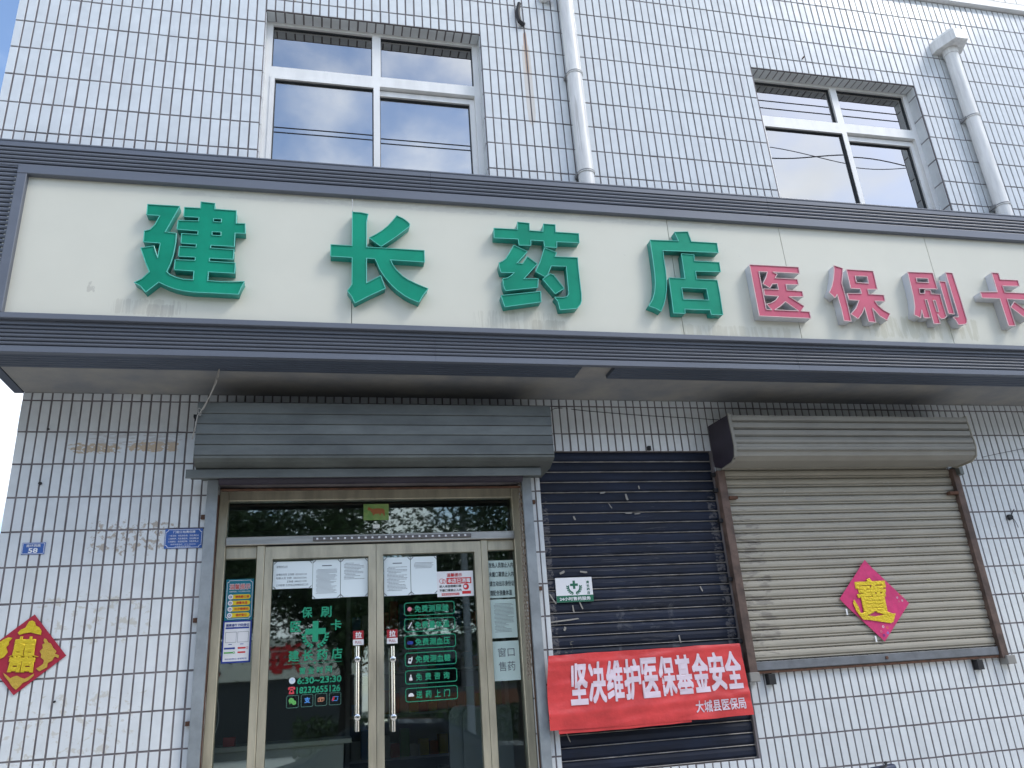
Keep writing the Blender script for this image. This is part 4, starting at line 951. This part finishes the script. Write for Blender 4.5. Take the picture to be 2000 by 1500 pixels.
for q, s_ in enumerate(('请佩戴口罩', '测量体温', '出示健康码', '做好登记')):
    zc = z1-h*(.435+.148*q); tx.poly([rrect(x0+w*.2, x0+w*.90, zc-h*.055, zc+h*.055, h*.05)], Y-.0004)
    l = .5 if len(s_) == 5 else .4; ty.fit(s_, x0+w*(.60-l/2), x0+w*(.60+l/2), zc-h*.033, zc+h*.033, Y-.001, .02)
put('pill_label', tx.me(), yel, t); put('lettering', ty.me(), redp, t)
tx = TX()
for q in range(4): tx.poly([circ(x0+w*.19, z1-h*(.435+.148*q), h*.03, 8), circ(x0+w*.19, z1-h*(.435+.148*q), h*.018, 8)], Y-.0018)
put('icon', tx.me(), navyp, t)
t, x0, x1, z0, z1 = sheet_thing('register_poster', 'white poster in a blue border under the teal poster', 'poster', (436.5, 1212, 492.5, 1294.5), navyp); w, h = x1-x0, z1-z0; Y = Yg-.0022
put('white_panel', TX().rect(x0+w*.05, x1-w*.06, z0+h*.04, z1-h*.035, Y).me(), white, t)
tx = TX().fit('健康通行 扫码登记', x0+w*.10, x1-w*.09, z1-h*.14, z1-h*.075, Y-.0008, .02).rect(x0+w*.09, x1-w*.09, z1-h*.195, z1-h*.155, Y-.0008)
tx.fit('请扫码登记 谢谢配合', x0+w*.12, x1-w*.12, z0+h*.075, z0+h*.115, Y-.0008, .01)
tx.poly([circ(x0+w*.42, z0+h*.345, h*.025)], Y-.0012).rect(x0+w*.08, x0+w*.40, z0+h*.325, z0+h*.365, Y-.0008)
tx.rect(x0+w*.22, x0+w*.34, z0+h*.43, z0+h*.445, Y-.0008).rect(x0+w*.62, x0+w*.74, z0+h*.43, z0+h*.445, Y-.0008)
put('blue_print', tx.me(), navyp, t, kind='stuff')
tx = TX()
for a in (.10, .52): tx.poly([[(x0+w*a, z0+h*.48), (x0+w*(a+.38), z0+h*.48), (x0+w*(a+.38), z0+h*.73), (x0+w*a, z0+h*.73)], [(x0+w*(a+.01), z0+h*.487), (x0+w*(a+.37), z0+h*.487), (x0+w*(a+.37), z0+h*.723), (x0+w*(a+.01), z0+h*.723)]], Y-.0008)
put('code_frame', tx.me(), ink, t)
put('red_print', TX().rect(x0+w*.55, x0+w*.82, z0+h*.325, z0+h*.365, Y-.0008).rect(x0+w*.55, x0+w*.82, z0+h*.225, z0+h*.262, Y-.0008).poly([circ(x0+w*.87, z0+h*.345, h*.025, 14), circ(x0+w*.87, z0+h*.345, h*.017, 14)], Y-.0008).me(), redp, t)
put('green_print', TX().rect(x0+w*.08, x0+w*.38, z0+h*.225, z0+h*.262, Y-.0008).poly([circ(x0+w*.42, z0+h*.243, h*.028, 16), circ(x0+w*.42, z0+h*.243, h*.015, 16)], Y-.0008).me(), wgreen, t)
# pull stickers
for box, lab in (((689.5, 1232, 710.3, 1260), 'red and white pull sticker above the left door handle'), ((755.4, 1229.5, 776.3, 1257), 'red and white pull sticker above the right door handle')):
    t, x0, x1, z0, z1 = sheet_thing('pull_sticker', lab, 'sticker', box, white, group='pull stickers on the doors'); w, h = x1-x0, z1-z0
    put('red_field', TX().rect(x0, x1, z0+h*.40, z1, Yg-.002).me(), pullred, t)
    put('lettering', TX().fit('拉', x0+w*.22, x0+w*.82, z0+h*.48, z0+h*.93, Yg-.0026, .03).me(), white, t)
    put('small_lettering', TX().fit('PULL', x0+w*.2, x0+w*.84, z0+h*.11, z0+h*.29, Yg-.002, .01).me(), pullred, t)
# vinyl lettering on the left door
Yv = Yg-.0008
v1 = thing('opening_hours_vinyl', 'green vinyl shop name, cross and opening hours on the left door', 'vinyl lettering', at(616, 1300, Yv))
for s_, cx, cy in (('保', 599.5, 1196), ('刷', 637, 1194.5), ('医', 577.6, 1224), ('卡', 656.4, 1220)): put('lettering', TX().px(s_, cx, cy, 21, 21, Yv, .024).me(), grn, v1)
c = at(616, 1233, Yv); u = 1/352
put('cross', TX().poly([cross(c.x, c.z, 21*u, 6*u)], Yv).me(), grn, v1)
tx = TX()
for lp in wreath(c.x, c.z-7*u, 23*u, 8*u): tx.poly([lp], Yv-.0003)
put('wreath', tx.me(), grn, v1)
for s_, cx, cy in (('建', 573.6, 1281.5), ('长', 601, 1280), ('药', 629, 1278), ('店', 658, 1276)): put('lettering', TX().px(s_, cx, cy, 21, 22, Yv, .024).me(), grn, v1)
l0, l1 = at(561, 1297.5, Yv), at(668, 1291, Yv); lm_ = (l0.x+l1.x)/2
put('rule', TX().rect(l0.x, lm_-.012, l0.z-.001, l0.z+.001, Yv).rect(lm_+.012, l1.x, l0.z-.001, l0.z+.001, Yv).poly([[(lm_-.007, l0.z), (lm_, l0.z-.007), (lm_+.007, l0.z), (lm_, l0.z+.007)]], Yv).me(), grn, v1)
for k, s_ in enumerate('营业时间'): put('lettering', TX().px(s_, 590.5+17.2*k, 1310.2-1.1*k, 12.5, 13.5, Yv, .03).me(), grn, v1)
put('lettering', TX().px('6:30~23:30', 624, 1327.5, 86, 13, Yv, .03).me(), grn, v1)
put('lettering', TX().px('18232655126', 622, 1346, 85, 13, Yv, .03).me(), grn, v1)
c = at(570.6, 1329.5, Yv); put('clock_icon', TX().poly([circ(c.x, c.z, 6.3*u)], Yv).me(), mat('pale_print', (.62, .70, .75), .4), v1); put('clock_hand', TX().rect(c.x-.0012, c.x+.0012, c.z, c.z+.011, Yv-.0006).me(), bluep, v1)
c = at(569.5, 1348.5, Yv); q = u*7
put('telephone_icon', TX().poly([[(c.x-q, c.z+q*.2), (c.x-q, c.z+q*.8), (c.x-q*.5, c.z+q), (c.x+q*.5, c.z+q), (c.x+q, c.z+q*.8), (c.x+q, c.z+q*.2), (c.x+q*.5, c.z+q*.2), (c.x+q*.4, c.z+q*.6), (c.x-q*.4, c.z+q*.6), (c.x-q*.5, c.z+q*.2)]], Yv)
    .poly([[(c.x-q*.3, c.z+q*.4), (c.x+q*.3, c.z+q*.4), (c.x+q*.75, c.z-q*.5), (c.x+q*.75, c.z-q), (c.x-q*.75, c.z-q), (c.x-q*.75, c.z-q*.5)], circ(c.x, c.z-q*.3, q*.28, 12)], Yv).me(), mat('phone_red', (.62, .06, .08), .4), v1)
fr = TX()
ic = [(571.3, 1370.5), (599.7, 1368.3), (627, 1366.3), (654.5, 1364.5)]
for cx, cy in ic:
    c = at(cx, cy, Yv); s_ = 12*u; fr.poly([rrect(c.x-s_, c.x+s_, c.z-s_, c.z+s_, .009), rrect(c.x-s_+.002, c.x+s_-.002, c.z-s_+.002, c.z+s_-.002, .0075)], Yv)
put('icon_frame', fr.me(), mat('grey_green_print', (.10, .26, .20), .5), v1)
c = at(*ic[0], Yv); put('payment_icon', TX().poly([circ(c.x-.007, c.z+.006, .015, 20)], Yv).poly([circ(c.x+.009, c.z-.006, .012, 20)], Yv-.0006).poly([[(c.x-.016, c.z-.004), (c.x-.006, c.z-.008), (c.x-.018, c.z-.014)]], Yv).me(), wgreen, v1)
c = at(*ic[1], Yv); put('payment_icon', TX().fit('支', c.x-.015, c.x+.017, c.z-.013, c.z+.018, Yv, .03).me(), bluep, v1)
c = at(*ic[2], Yv); put('payment_icon', TX().poly([[(c.x-.018, c.z-.011), (c.x+.012, c.z-.011), (c.x+.012, c.z+.007), (c.x-.018, c.z+.007)], [(c.x-.015, c.z-.008), (c.x+.009, c.z-.008), (c.x+.009, c.z+.004), (c.x-.015, c.z+.004)]], Yv).poly([circ(c.x-.003, c.z-.002, .005, 12)], Yv)
    .poly([[(c.x-.014, c.z+.009), (c.x+.015, c.z+.009), (c.x+.015, c.z-.008), (c.x+.018, c.z-.008), (c.x+.018, c.z+.012), (c.x-.014, c.z+.012)]], Yv).me(), mat('salmon_print', (.60, .25, .14), .45), v1)
c = at(*ic[3], Yv); put('payment_icon', TX().poly([[(c.x-.020, c.z-.012), (c.x+.012, c.z-.012), (c.x+.019, c.z+.012), (c.x-.013, c.z+.012)], [(c.x-.016, c.z-.009), (c.x+.010, c.z-.009), (c.x+.015, c.z+.009), (c.x-.011, c.z+.009)]], Yv).me(), bluep, v1)
put('payment_icon', TX().poly([[(c.x-.019, c.z-.011), (c.x-.008, c.z-.011), (c.x-.002, c.z+.011), (c.x-.012, c.z+.011)]], Yv-.0006).me(), redp, v1)
# green service boxes on the right door
v2 = thing('service_list_vinyl', 'stack of six green outlined service labels on the right door', 'vinyl lettering', at(840, 1270, Yv))
BX = [(1188, '免费测尿酸', 1), (1219.5, '免费量体温', 1), (1252.5, '免费测血压', 1), (1286, '免费测血糖', 1), (1320.5, '免费咨询', 0), (1355, '送药上门', 0)]
x0 = at(790.5, 1270, Yv).x; x1 = at(891, 1270, Yv).x
for k, (cy, s_, five) in enumerate(BX):
    z = at(841, cy, Yv).z; hh = .0395
    put('label_frame', TX().poly([rrect(x0, x1, z-hh, z+hh, .016), rrect(x0+.0042, x1-.0042, z-hh+.0042, z+hh-.0042, .012)], Yv).me(), grn, v2)
    tx = TX(); n = len(s_)
    for i, c_ in enumerate(s_):
        w = .041; xx = x0+.064+i*(.0435 if five else .0555); tx.fit(c_, xx, xx+w*(.98 if five else .9), z-.021, z+.021, Yv, .026)
    put('lettering', tx.me(), grn, v2)
    cx = x0+.034
    if k == 0: i_ = [circ(cx, z, .014, 7)]; mm = pinkp
    elif k == 1: i_ = [[(cx-.013, z-.018), (cx-.008, z-.020), (cx+.014, z+.016), (cx+.009, z+.019)]]; mm = white
    elif k == 2: i_ = [rrect(cx-.018, cx+.018, z-.012, z+.006, .008), circ(cx-.008, z-.002, .004, 8)]; mm = navyp
    elif k == 3: i_ = [[(cx-.016, z-.020), (cx+.002, z-.024), (cx+.012, z+.002), (cx+.012, z+.016), (cx+.008, z+.016), (cx+.004, z+.008), (cx-.010, z+.008)], rrect(cx-.009, cx+.003, z-.010, z+.002, .002)]; mm = white
    elif k == 4: i_ = [[(cx-.010, z-.018), (cx+.010, z-.018), (cx+.008, z-.002), (cx+.003, z+.002), (cx+.004, z+.012), (cx, z+.017), (cx-.004, z+.012), (cx-.003, z+.002), (cx-.008, z-.002)]]; mm = white
    else: i_ = [[(cx+.017*math.cos(R(a)), z-.008+.020*math.sin(R(a))) for a in range(0, 181, 20)]]; mm = white
    put('label_icon', TX().poly(i_, Yv-.0004).me(), mm, v2)
# picture and small box on the transom glass
t, x0, x1, z0, z1 = sheet_thing('cow_picture', 'small green picture of a brown cow stuck on the transom glass', 'picture', (710, 984.5, 759, 1016), mat('meadow_print', (.16, .33, .09), .5, col2=(.30, .42, .14), nscale=25)); w, h = x1-x0, z1-z0
cow = [(.16,.70),(.20,.82),(.27,.76),(.34,.70),(.60,.73),(.78,.70),(.84,.60),(.84,.30),(.81,.22),(.78,.38),(.70,.44),(.66,.24),(.62,.40),(.45,.38),(.38,.26),(.36,.42),(.30,.50),(.27,.60),(.17,.62)]
put('cow_print', TX().poly([[(x0+w*a, z0+h*b) for a, b in cow]], Yg-.002).me(), mat('cow_brown', (.42, .15, .06), .5), t)
c = at(735, 1028.5, YD-.0); t = thing('door_sensor', 'small white rounded sensor below the cow picture on the transom', 'sensor', c)
put('case', stand(curve_mesh([rrect(c.x-.022, c.x+.022, c.z-.013, c.z+.013, .007)], ext=.008), YD-.0), mat('sensor_white', (.85, .86, .80), .4), t)
# tile fixings and nails on the walls
for k, (px_, py_, lab) in enumerate(((95, 838, 'small dark nail high on the left wall'), (79, 944, 'dark rusty nail lower on the left wall'), (107, 1370, 'small black nail beside the red diamond'))):
    c = at(px_, py_, -.01); t = thing('nail', lab, 'nail', c, 'nails in the left wall'); put('shank', MB().tube([(c.x, -.008, c.z), (c.x, -.022, c.z-.003)], .0055 if k != 1 else .009, 8).me(), black, t)
c = at(1973, 1010, -.02); t = thing('wall_ring', 'round black fixing on the right wall beside the beige shutter', 'fixing', c)
put('disc', MB().tube([(c.x, -.009, c.z), (c.x, -.03, c.z)], [.022, .019], 20).me(True), black, t)
put('stub_wire', MB().tube([(c.x, -.03, c.z), (c.x+.02, -.035, c.z-.03), (c.x+.035, -.03, c.z-.08)], .0022, 5).tube([(c.x+.01, -.02, c.z+.01), (c.x+.06, -.015, c.z+.06)], .003, 5).me(), wire, t)
# ------------------------------------------------------------------ cords and wires
def cord(name, label, pix, r, m, sub=6):
    P = [at(x, y, Y) for x, y, Y in pix]; Q = []
    for i in range(len(P)-1):
        a, b, c_, d = P[max(i-1, 0)], P[i], P[i+1], P[min(i+2, len(P)-1)]
        for j in range(sub):
            s_ = j/sub; Q.append(.5*((2*b)+(c_-a)*s_+(2*a-5*b+4*c_-d)*s_*s_+(3*b-a-3*c_+d)*s_**3))
    Q.append(P[-1]); t = thing(name, label, 'cord', P[0]); put('strand', MB().tube(Q, r, 6).me(True), m, t); return t, Q
cord('hanging_cord', 'pale grey cord hanging from the soffit over the left end of the shutter box', [(429, 718, -.50), (424, 742, -.48), (409, 775, -.42), (392, 804, -.36), (386, 812, -.36), (381, 835, -.36), (375, 858, -.33)], .0034, rope)
cord('hanging_cord', 'thin loop of cord twisted beside the shutter box corner', [(427, 722, -.49), (418, 752, -.45), (404, 786, -.38), (396, 800, -.36), (388, 797, -.36), (387, 805, -.36), (391, 812, -.36), (393, 805, -.36)], .0022, rope)
cord('thin_wire', 'thin black wire sagging across tiles between the two shutter boxes', [(1072, 806, -.3), (1090, 797, -.02), (1150, 803, -.02), (1250, 811, -.02), (1340, 816, -.02), (1404, 820, -.02)], .0022, wire)
cord('thin_wire', 'thin black wire rising right from the beige shutter box', [(1918, 893, -.1), (1950, 886, -.04), (2010, 874, -.02)], .002, wire)
cord('white_cable', 'white cable hanging inside the left side pane', [(425, 1366, .3), (427, 1385, .3), (426, 1410, .3), (420, 1432, .3)], .003, white)
for k, (a, b) in enumerate((((1398, 905), (1409, 950)), )):
    cord('thin_wire', 'short black wire behind the brown rail under the beige box', [(a[0], a[1], -.02), (a[0]+2, 925, -.03), (b[0]-2, 940, -.02), (b[0], b[1], -.02)], .0018, wire)
# ------------------------------------------------------------------ scooter whose grip shows at the lower edge
gp = at(1738, 1496, -.75)
sc_ = thing('electric_scooter', 'dark electric scooter standing below the beige shutter, only its handlebar grip in view', 'scooter', (gp.x-.5, -.75, G))
bx_, hz2 = gp.x-.32, gp.z-.015
put('handlebar', MB().tube([(bx_-.30, -.78, hz2-.01), (bx_-.12, -.80, hz2-.02), (bx_, -.82, hz2-.05), (bx_+.12, -.80, hz2-.02), (bx_+.22, -.77, hz2-.005)], .012, 10).me(True), chrome, sc_)
put('grip', MB().tube([(bx_+.18, -.775, hz2-.005), (bx_+.19, -.773, hz2), (bx_+.33, -.75, hz2+.006), (bx_+.345, -.748, hz2+.006)], [.016, .020, .021, .018], 14).me(True), mat('navy_grip', (.02, .03, .07), .35), sc_)
put('grip', MB().tube([(bx_-.44, -.75, hz2), (bx_-.29, -.775, hz2)], .02, 12).me(True), black, sc_)
put('brake_lever', MB().tube([(bx_+.12, -.84, hz2), (bx_+.19, -.86, hz2+.022), (bx_+.22, -.86, hz2+.030), (bx_+.23, -.85, hz2+.045)], [.006, .006, .006, .009], 8).me(True), black, sc_)
put('stem', MB().tube([(bx_, -.82, hz2-.04), (bx_-.02, -.95, G+.55), (bx_-.02, -1.02, G+.25)], .028, 10).me(True), black, sc_)
for yy, nm in ((-1.08, 'wheel'), (.0, 'wheel')):
    cy = yy if yy < -.5 else -.2
    mb = MB(); P = [(bx_-.02, cy+.2*math.cos(2*math.pi*i/24), G+.2+.2*math.sin(2*math.pi*i/24)) for i in range(25)]
    for i in range(24): mb.tube([P[i], P[i+1]], .035, 8)
    w = put('wheel', mb.me(True), black, sc_)
    put('rim', MB().tube([(bx_-.05, cy, G+.2), (bx_+.01, cy, G+.2)], .12, 20).me(), steel, w)
put('body_shell', MB().prof(bx_-.12, bx_+.08, [(-.95, G+.5), (-1.0, G+.25), (-.75, G+.2), (-.5, G+.2), (-.35, G+.35), (-.2, G+.45), (-.1, G+.62), (-.55, G+.66), (-.62, G+.30), (-.85, G+.30), (-.90, G+.75)]).me(), carp, sc_)
put('seat', MB().prof(bx_-.13, bx_+.09, [(-.60, G+.665), (-.60, G+.72), (-.45, G+.75), (-.08, G+.74), (-.06, G+.665)]).me(), black, sc_)
# ------------------------------------------------------------------ across the street, seen in the glass
def tree(x, y, h, seed, lab):
    rn = random.Random(seed); t = thing('street_tree', lab, 'tree', (x, y, G), 'street trees opposite the shop')
    th = h*.38; mb = MB().tube([(x, y, G), (x+.1, y, G+th*.5), (x+rn.uniform(-.2, .2), y, G+th), (x+rn.uniform(-.3, .3), y+.1, G+h*.62)], [.22, .17, .13, .06], 10)
    tips = []
    for i in range(9):
        a = rn.uniform(0, 6.28); z = G+th*rn.uniform(.75, 1.3); L = h*rn.uniform(.22, .36)
        p0 = Vector((x, y, z)); p1 = p0+Vector((math.cos(a)*L*.5, math.sin(a)*L*.5, L*.45)); p2 = p0+Vector((math.cos(a)*L, math.sin(a)*L, L*rn.uniform(.7, 1.1)))
        mb.tube([p0, p1, p2], [.07, .045, .02], 6); tips += [p1, p2, (p1+p2)/2, p1+Vector((rn.gauss(0, .8), rn.gauss(0, .8), rn.gauss(.2, .6))), p2+Vector((rn.gauss(0, .8), rn.gauss(0, .8), rn.gauss(0, .6)))]
    put('trunk', mb.me(True), bark, t)
    vs = []; fs = []
    tips.append(Vector((x, y, G+h*.8)))
    for i in range(30000):
        c = rn.choice(tips)+Vector((rn.gauss(0, .46), rn.gauss(0, .46), rn.gauss(-.1, .42)))*(h/8)
        a = rn.uniform(0, 6.28); s_ = rn.uniform(.05, .095); d = Vector((math.cos(a), math.sin(a), rn.uniform(-.9, .3))).normalized(); e = d.cross(Vector((rn.gauss(0, 1), rn.gauss(0, 1), rn.gauss(0, 1)))).normalized()
        k = len(vs); vs += [c-d*s_, c+e*s_*.4, c+d*s_, c-e*s_*.4]; fs.append((k, k+1, k+2, k+3))
    put('crown', pydata(vs, fs), leaf, t)
tl = ['leafy street tree opposite, mirrored in the left side pane', 'leafy street tree opposite, mirrored in the left door', 'tall leafy street tree mirrored in the middle of the transom', 'leaning street tree opposite, mirrored in the right door', 'street tree opposite, mirrored at the right end of the transom', 'street tree standing farthest right across the street', 'street tree standing farthest left across the street']
for k, (x, y, h) in enumerate(((-7.2, -15.5, 7.4), (-3.4, -14.5, 8.0), (.4, -15.5, 7.8), (4.6, -14.8, 8.2), (8.8, -15.6, 7.6), (13.5, -15, 8), (-12, -15, 8))): tree(x, y, h, 40+k, tl[k])
ob = thing('opposite_shop', 'low shop across the street with red characters on a pale sign, mirrored in the glass', 'building', (-6, -34, G))
put('wall', MB().box(-22, 1.5, -36, -31, G, 2.4).me(), mat('dark_front', (.05, .055, .06), .7), ob)
put('fascia', MB().box(-21.9, 1.4, -30.99, -30.8, 1.3, 2.9).me(), mat('pale_fascia', (.75, .72, .62), .7), ob)
for hx0 in (-2.4, -5.6):
    m_ = TX().fit('海', hx0, hx0+1.4, 1.5, 2.7, 0, .03); m_.v = [(-x-6.5, -30.78-y*3, z) for x, y, z in m_.v]
    put('lettering', m_.me(), redp, ob, kind='stuff')
ob = thing('grey_house', 'grey house with a brick band across the street, mirrored in the right door', 'house', (12, -36, G))
put('wall', MB().box(3, 22, -40, -33, G, 2.9).me(), mat('dark_grey_wall', (.12, .12, .125), .9), ob); put('brick_band', MB().box(3, 22, -32.99, -32.9, -.25, .35).me(), brick, ob)
for k in range(5): put('window', MB().box(4.5+k*3.4, 6+k*3.4, -32.98, -32.93, .6, 1.8).me(), carg, ob)
car = thing('parked_car', 'dark blue saloon car parked at the kerb, mirrored in the lower glass', 'car', (1.2, -8.9, G))
cx0 = 1.0
body = [(-2.25, .35), (-2.3, .62), (-2.1, .82), (-1.3, .95), (-.6, 1.38), (.1, 1.46), (.8, 1.42), (1.5, 1.05), (2.15, 1.0), (2.3, .8), (2.28, .35)]
vs = []; n = len(body)
for y, k in ((-9.75, .0), (-9.6, .06), (-8.2, .06), (-8.05, .0)): vs += [(cx0+bx, y, G-.12+bz+(k if bz > .9 else 0)) for bx, bz in body]
fs = [(r*n+i, r*n+(i+1) % n, (r+1)*n+(i+1) % n, (r+1)*n+i) for r in range(3) for i in range(n)]+[tuple(range(n)), tuple(range(4*n-1, 3*n-1, -1))]
put('body', MB().add(vs, fs).me(), carp, car)
for yy in (-8.045, -9.765): put('side_window', MB().add([(cx0-1.15, yy, G+.86), (cx0-.5, yy, G+1.22), (cx0+.75, yy, G+1.25), (cx0+1.3, yy, G+.9)], [(0, 1, 2, 3)]).me(), carg, car)
for wx in (-1.4, 1.4):
    for yy in (-8.15, -9.65):
        w = put('wheel', MB().tube([(cx0+wx, yy-.11, G+.2), (cx0+wx, yy+.11, G+.2)], .32, 24).me(), black, car); put('rim', MB().tube([(cx0+wx, yy-.115, G+.2), (cx0+wx, yy+.115, G+.2)], .19, 16).me(), steel, w)
hd = thing('hedge', 'clipped green hedge across the street, mirrored low in the right door', 'hedge', (8, -24, G))
vs = []; fs = []; rn = random.Random(5)
for i in range(9000):
    c = Vector((rn.uniform(-1, 17), rn.uniform(-24.6, -23.4), rn.uniform(G, -.35+.2*rn.random()))); a = Vector((rn.gauss(0, 1), rn.gauss(0, 1), rn.gauss(0, 1))).normalized(); b = a.cross(Vector((rn.gauss(0, 1), rn.gauss(0, 1), rn.gauss(0, 1)))).normalized(); k = len(vs)
    vs += [c-a*.09, c+b*.05, c+a*.09, c-b*.05]; fs.append((k, k+1, k+2, k+3))
put('leaves', pydata(vs, fs), leaf, hd)
lp_ = thing('lamp_post', 'plain grey lamp post across the street, mirrored in the transom', 'lamp post', (3.05, -13, G))
put('post', MB().tube([(3.05, -13, G), (3.05, -13, 5.0)], [.09, .07], 12).me(True), mat('post_grey', (.40, .42, .45), .5), lp_)
# overhead cables mirrored in the upper windows
def span(name, label, y, z, sag, x0=-40, x1=40, w=.013):
    t = thing(name, label, 'cable', (0, y, z)); P = [(x0+(x1-x0)*i/60, y, z-sag*(1-((i-30)/30)**2)) for i in range(61)]
    put('cable', MB().tube(P, w, 6).me(), wire, t)
yc = -9.5
def refl_h(px_, py_):   # height above the road at yc of what the window glass mirrors at this pixel
    g = YU+.13; d = at(px_, py_, g)-CAM; return d.z*((g-yc)+(g+5))/(g+5)
z1_ = refl_h(830, 276); z2_ = refl_h(1690, 300)
span('overhead_cable', 'upper overhead cable mirrored low in the left window', yc, z1_+.02, .0, -40, 6)
span('overhead_cable', 'second overhead cable just beneath, mirrored in the left window', yc-.05, z1_-.05, .02, -40, 6)
span('overhead_cable', 'overhead cable mirrored across the upper panes of the right window', yc, refl_h(1600, 208), .0, 6, 40, w=.014)
span('overhead_cable', 'lower overhead cable mirrored in the right window upper panes', yc, refl_h(1600, 222), .0, 6, 40, w=.014)
for k, sg_ in enumerate((1, -1)):
    zc = refl_h(1640, 306); P = [(6+i*.25, yc-.1, zc+.16*sg_*math.sin(i*.25*2*math.pi/5.4+.3)) for i in range(137)]
    tt = thing('overhead_cable', ('thicker' if k == 0 else 'thinner')+' looping overhead cable mirrored in the lower panes of the right window', 'cable', P[0]); put('cable', MB().tube(P, .014-.004*k, 6).me(), wire, tt)
up_ = thing('utility_pole', 'concrete utility pole carrying the overhead cables at the kerb', 'utility pole', (6, yc, G))
put('pole', MB().tube([(6, yc-.3, G), (6, yc-.3, z1_+1.2)], [.15, .10], 12).me(True), grey, up_)
put('crossarm', MB().box(5.2, 6.8, yc-.18, yc-.09, z1_+.05, z1_+.13).me(), grey, up_)
P = []
# distant house at the left edge
rh = thing('red_roofed_house', 'distant house with a red tiled roof at the far left edge', 'house', (-8, 9, G))
c = at(2, 1100, 9)
put('wall', MB().box(c.x-6, c.x-.0, 9, 14, G, at(2, 1170, 9).z).me(), grey, rh)
put('roof', MB().prof(c.x-6.2, c.x+.02, [(8.8, at(2, 1165, 9).z), (8.8, at(2, 1150, 9).z), (11, at(2, 1040, 9).z+.4), (14, at(2, 1150, 9).z)]).me(), mat('red_roof_tile', (.30, .07, .05), .7), rh)
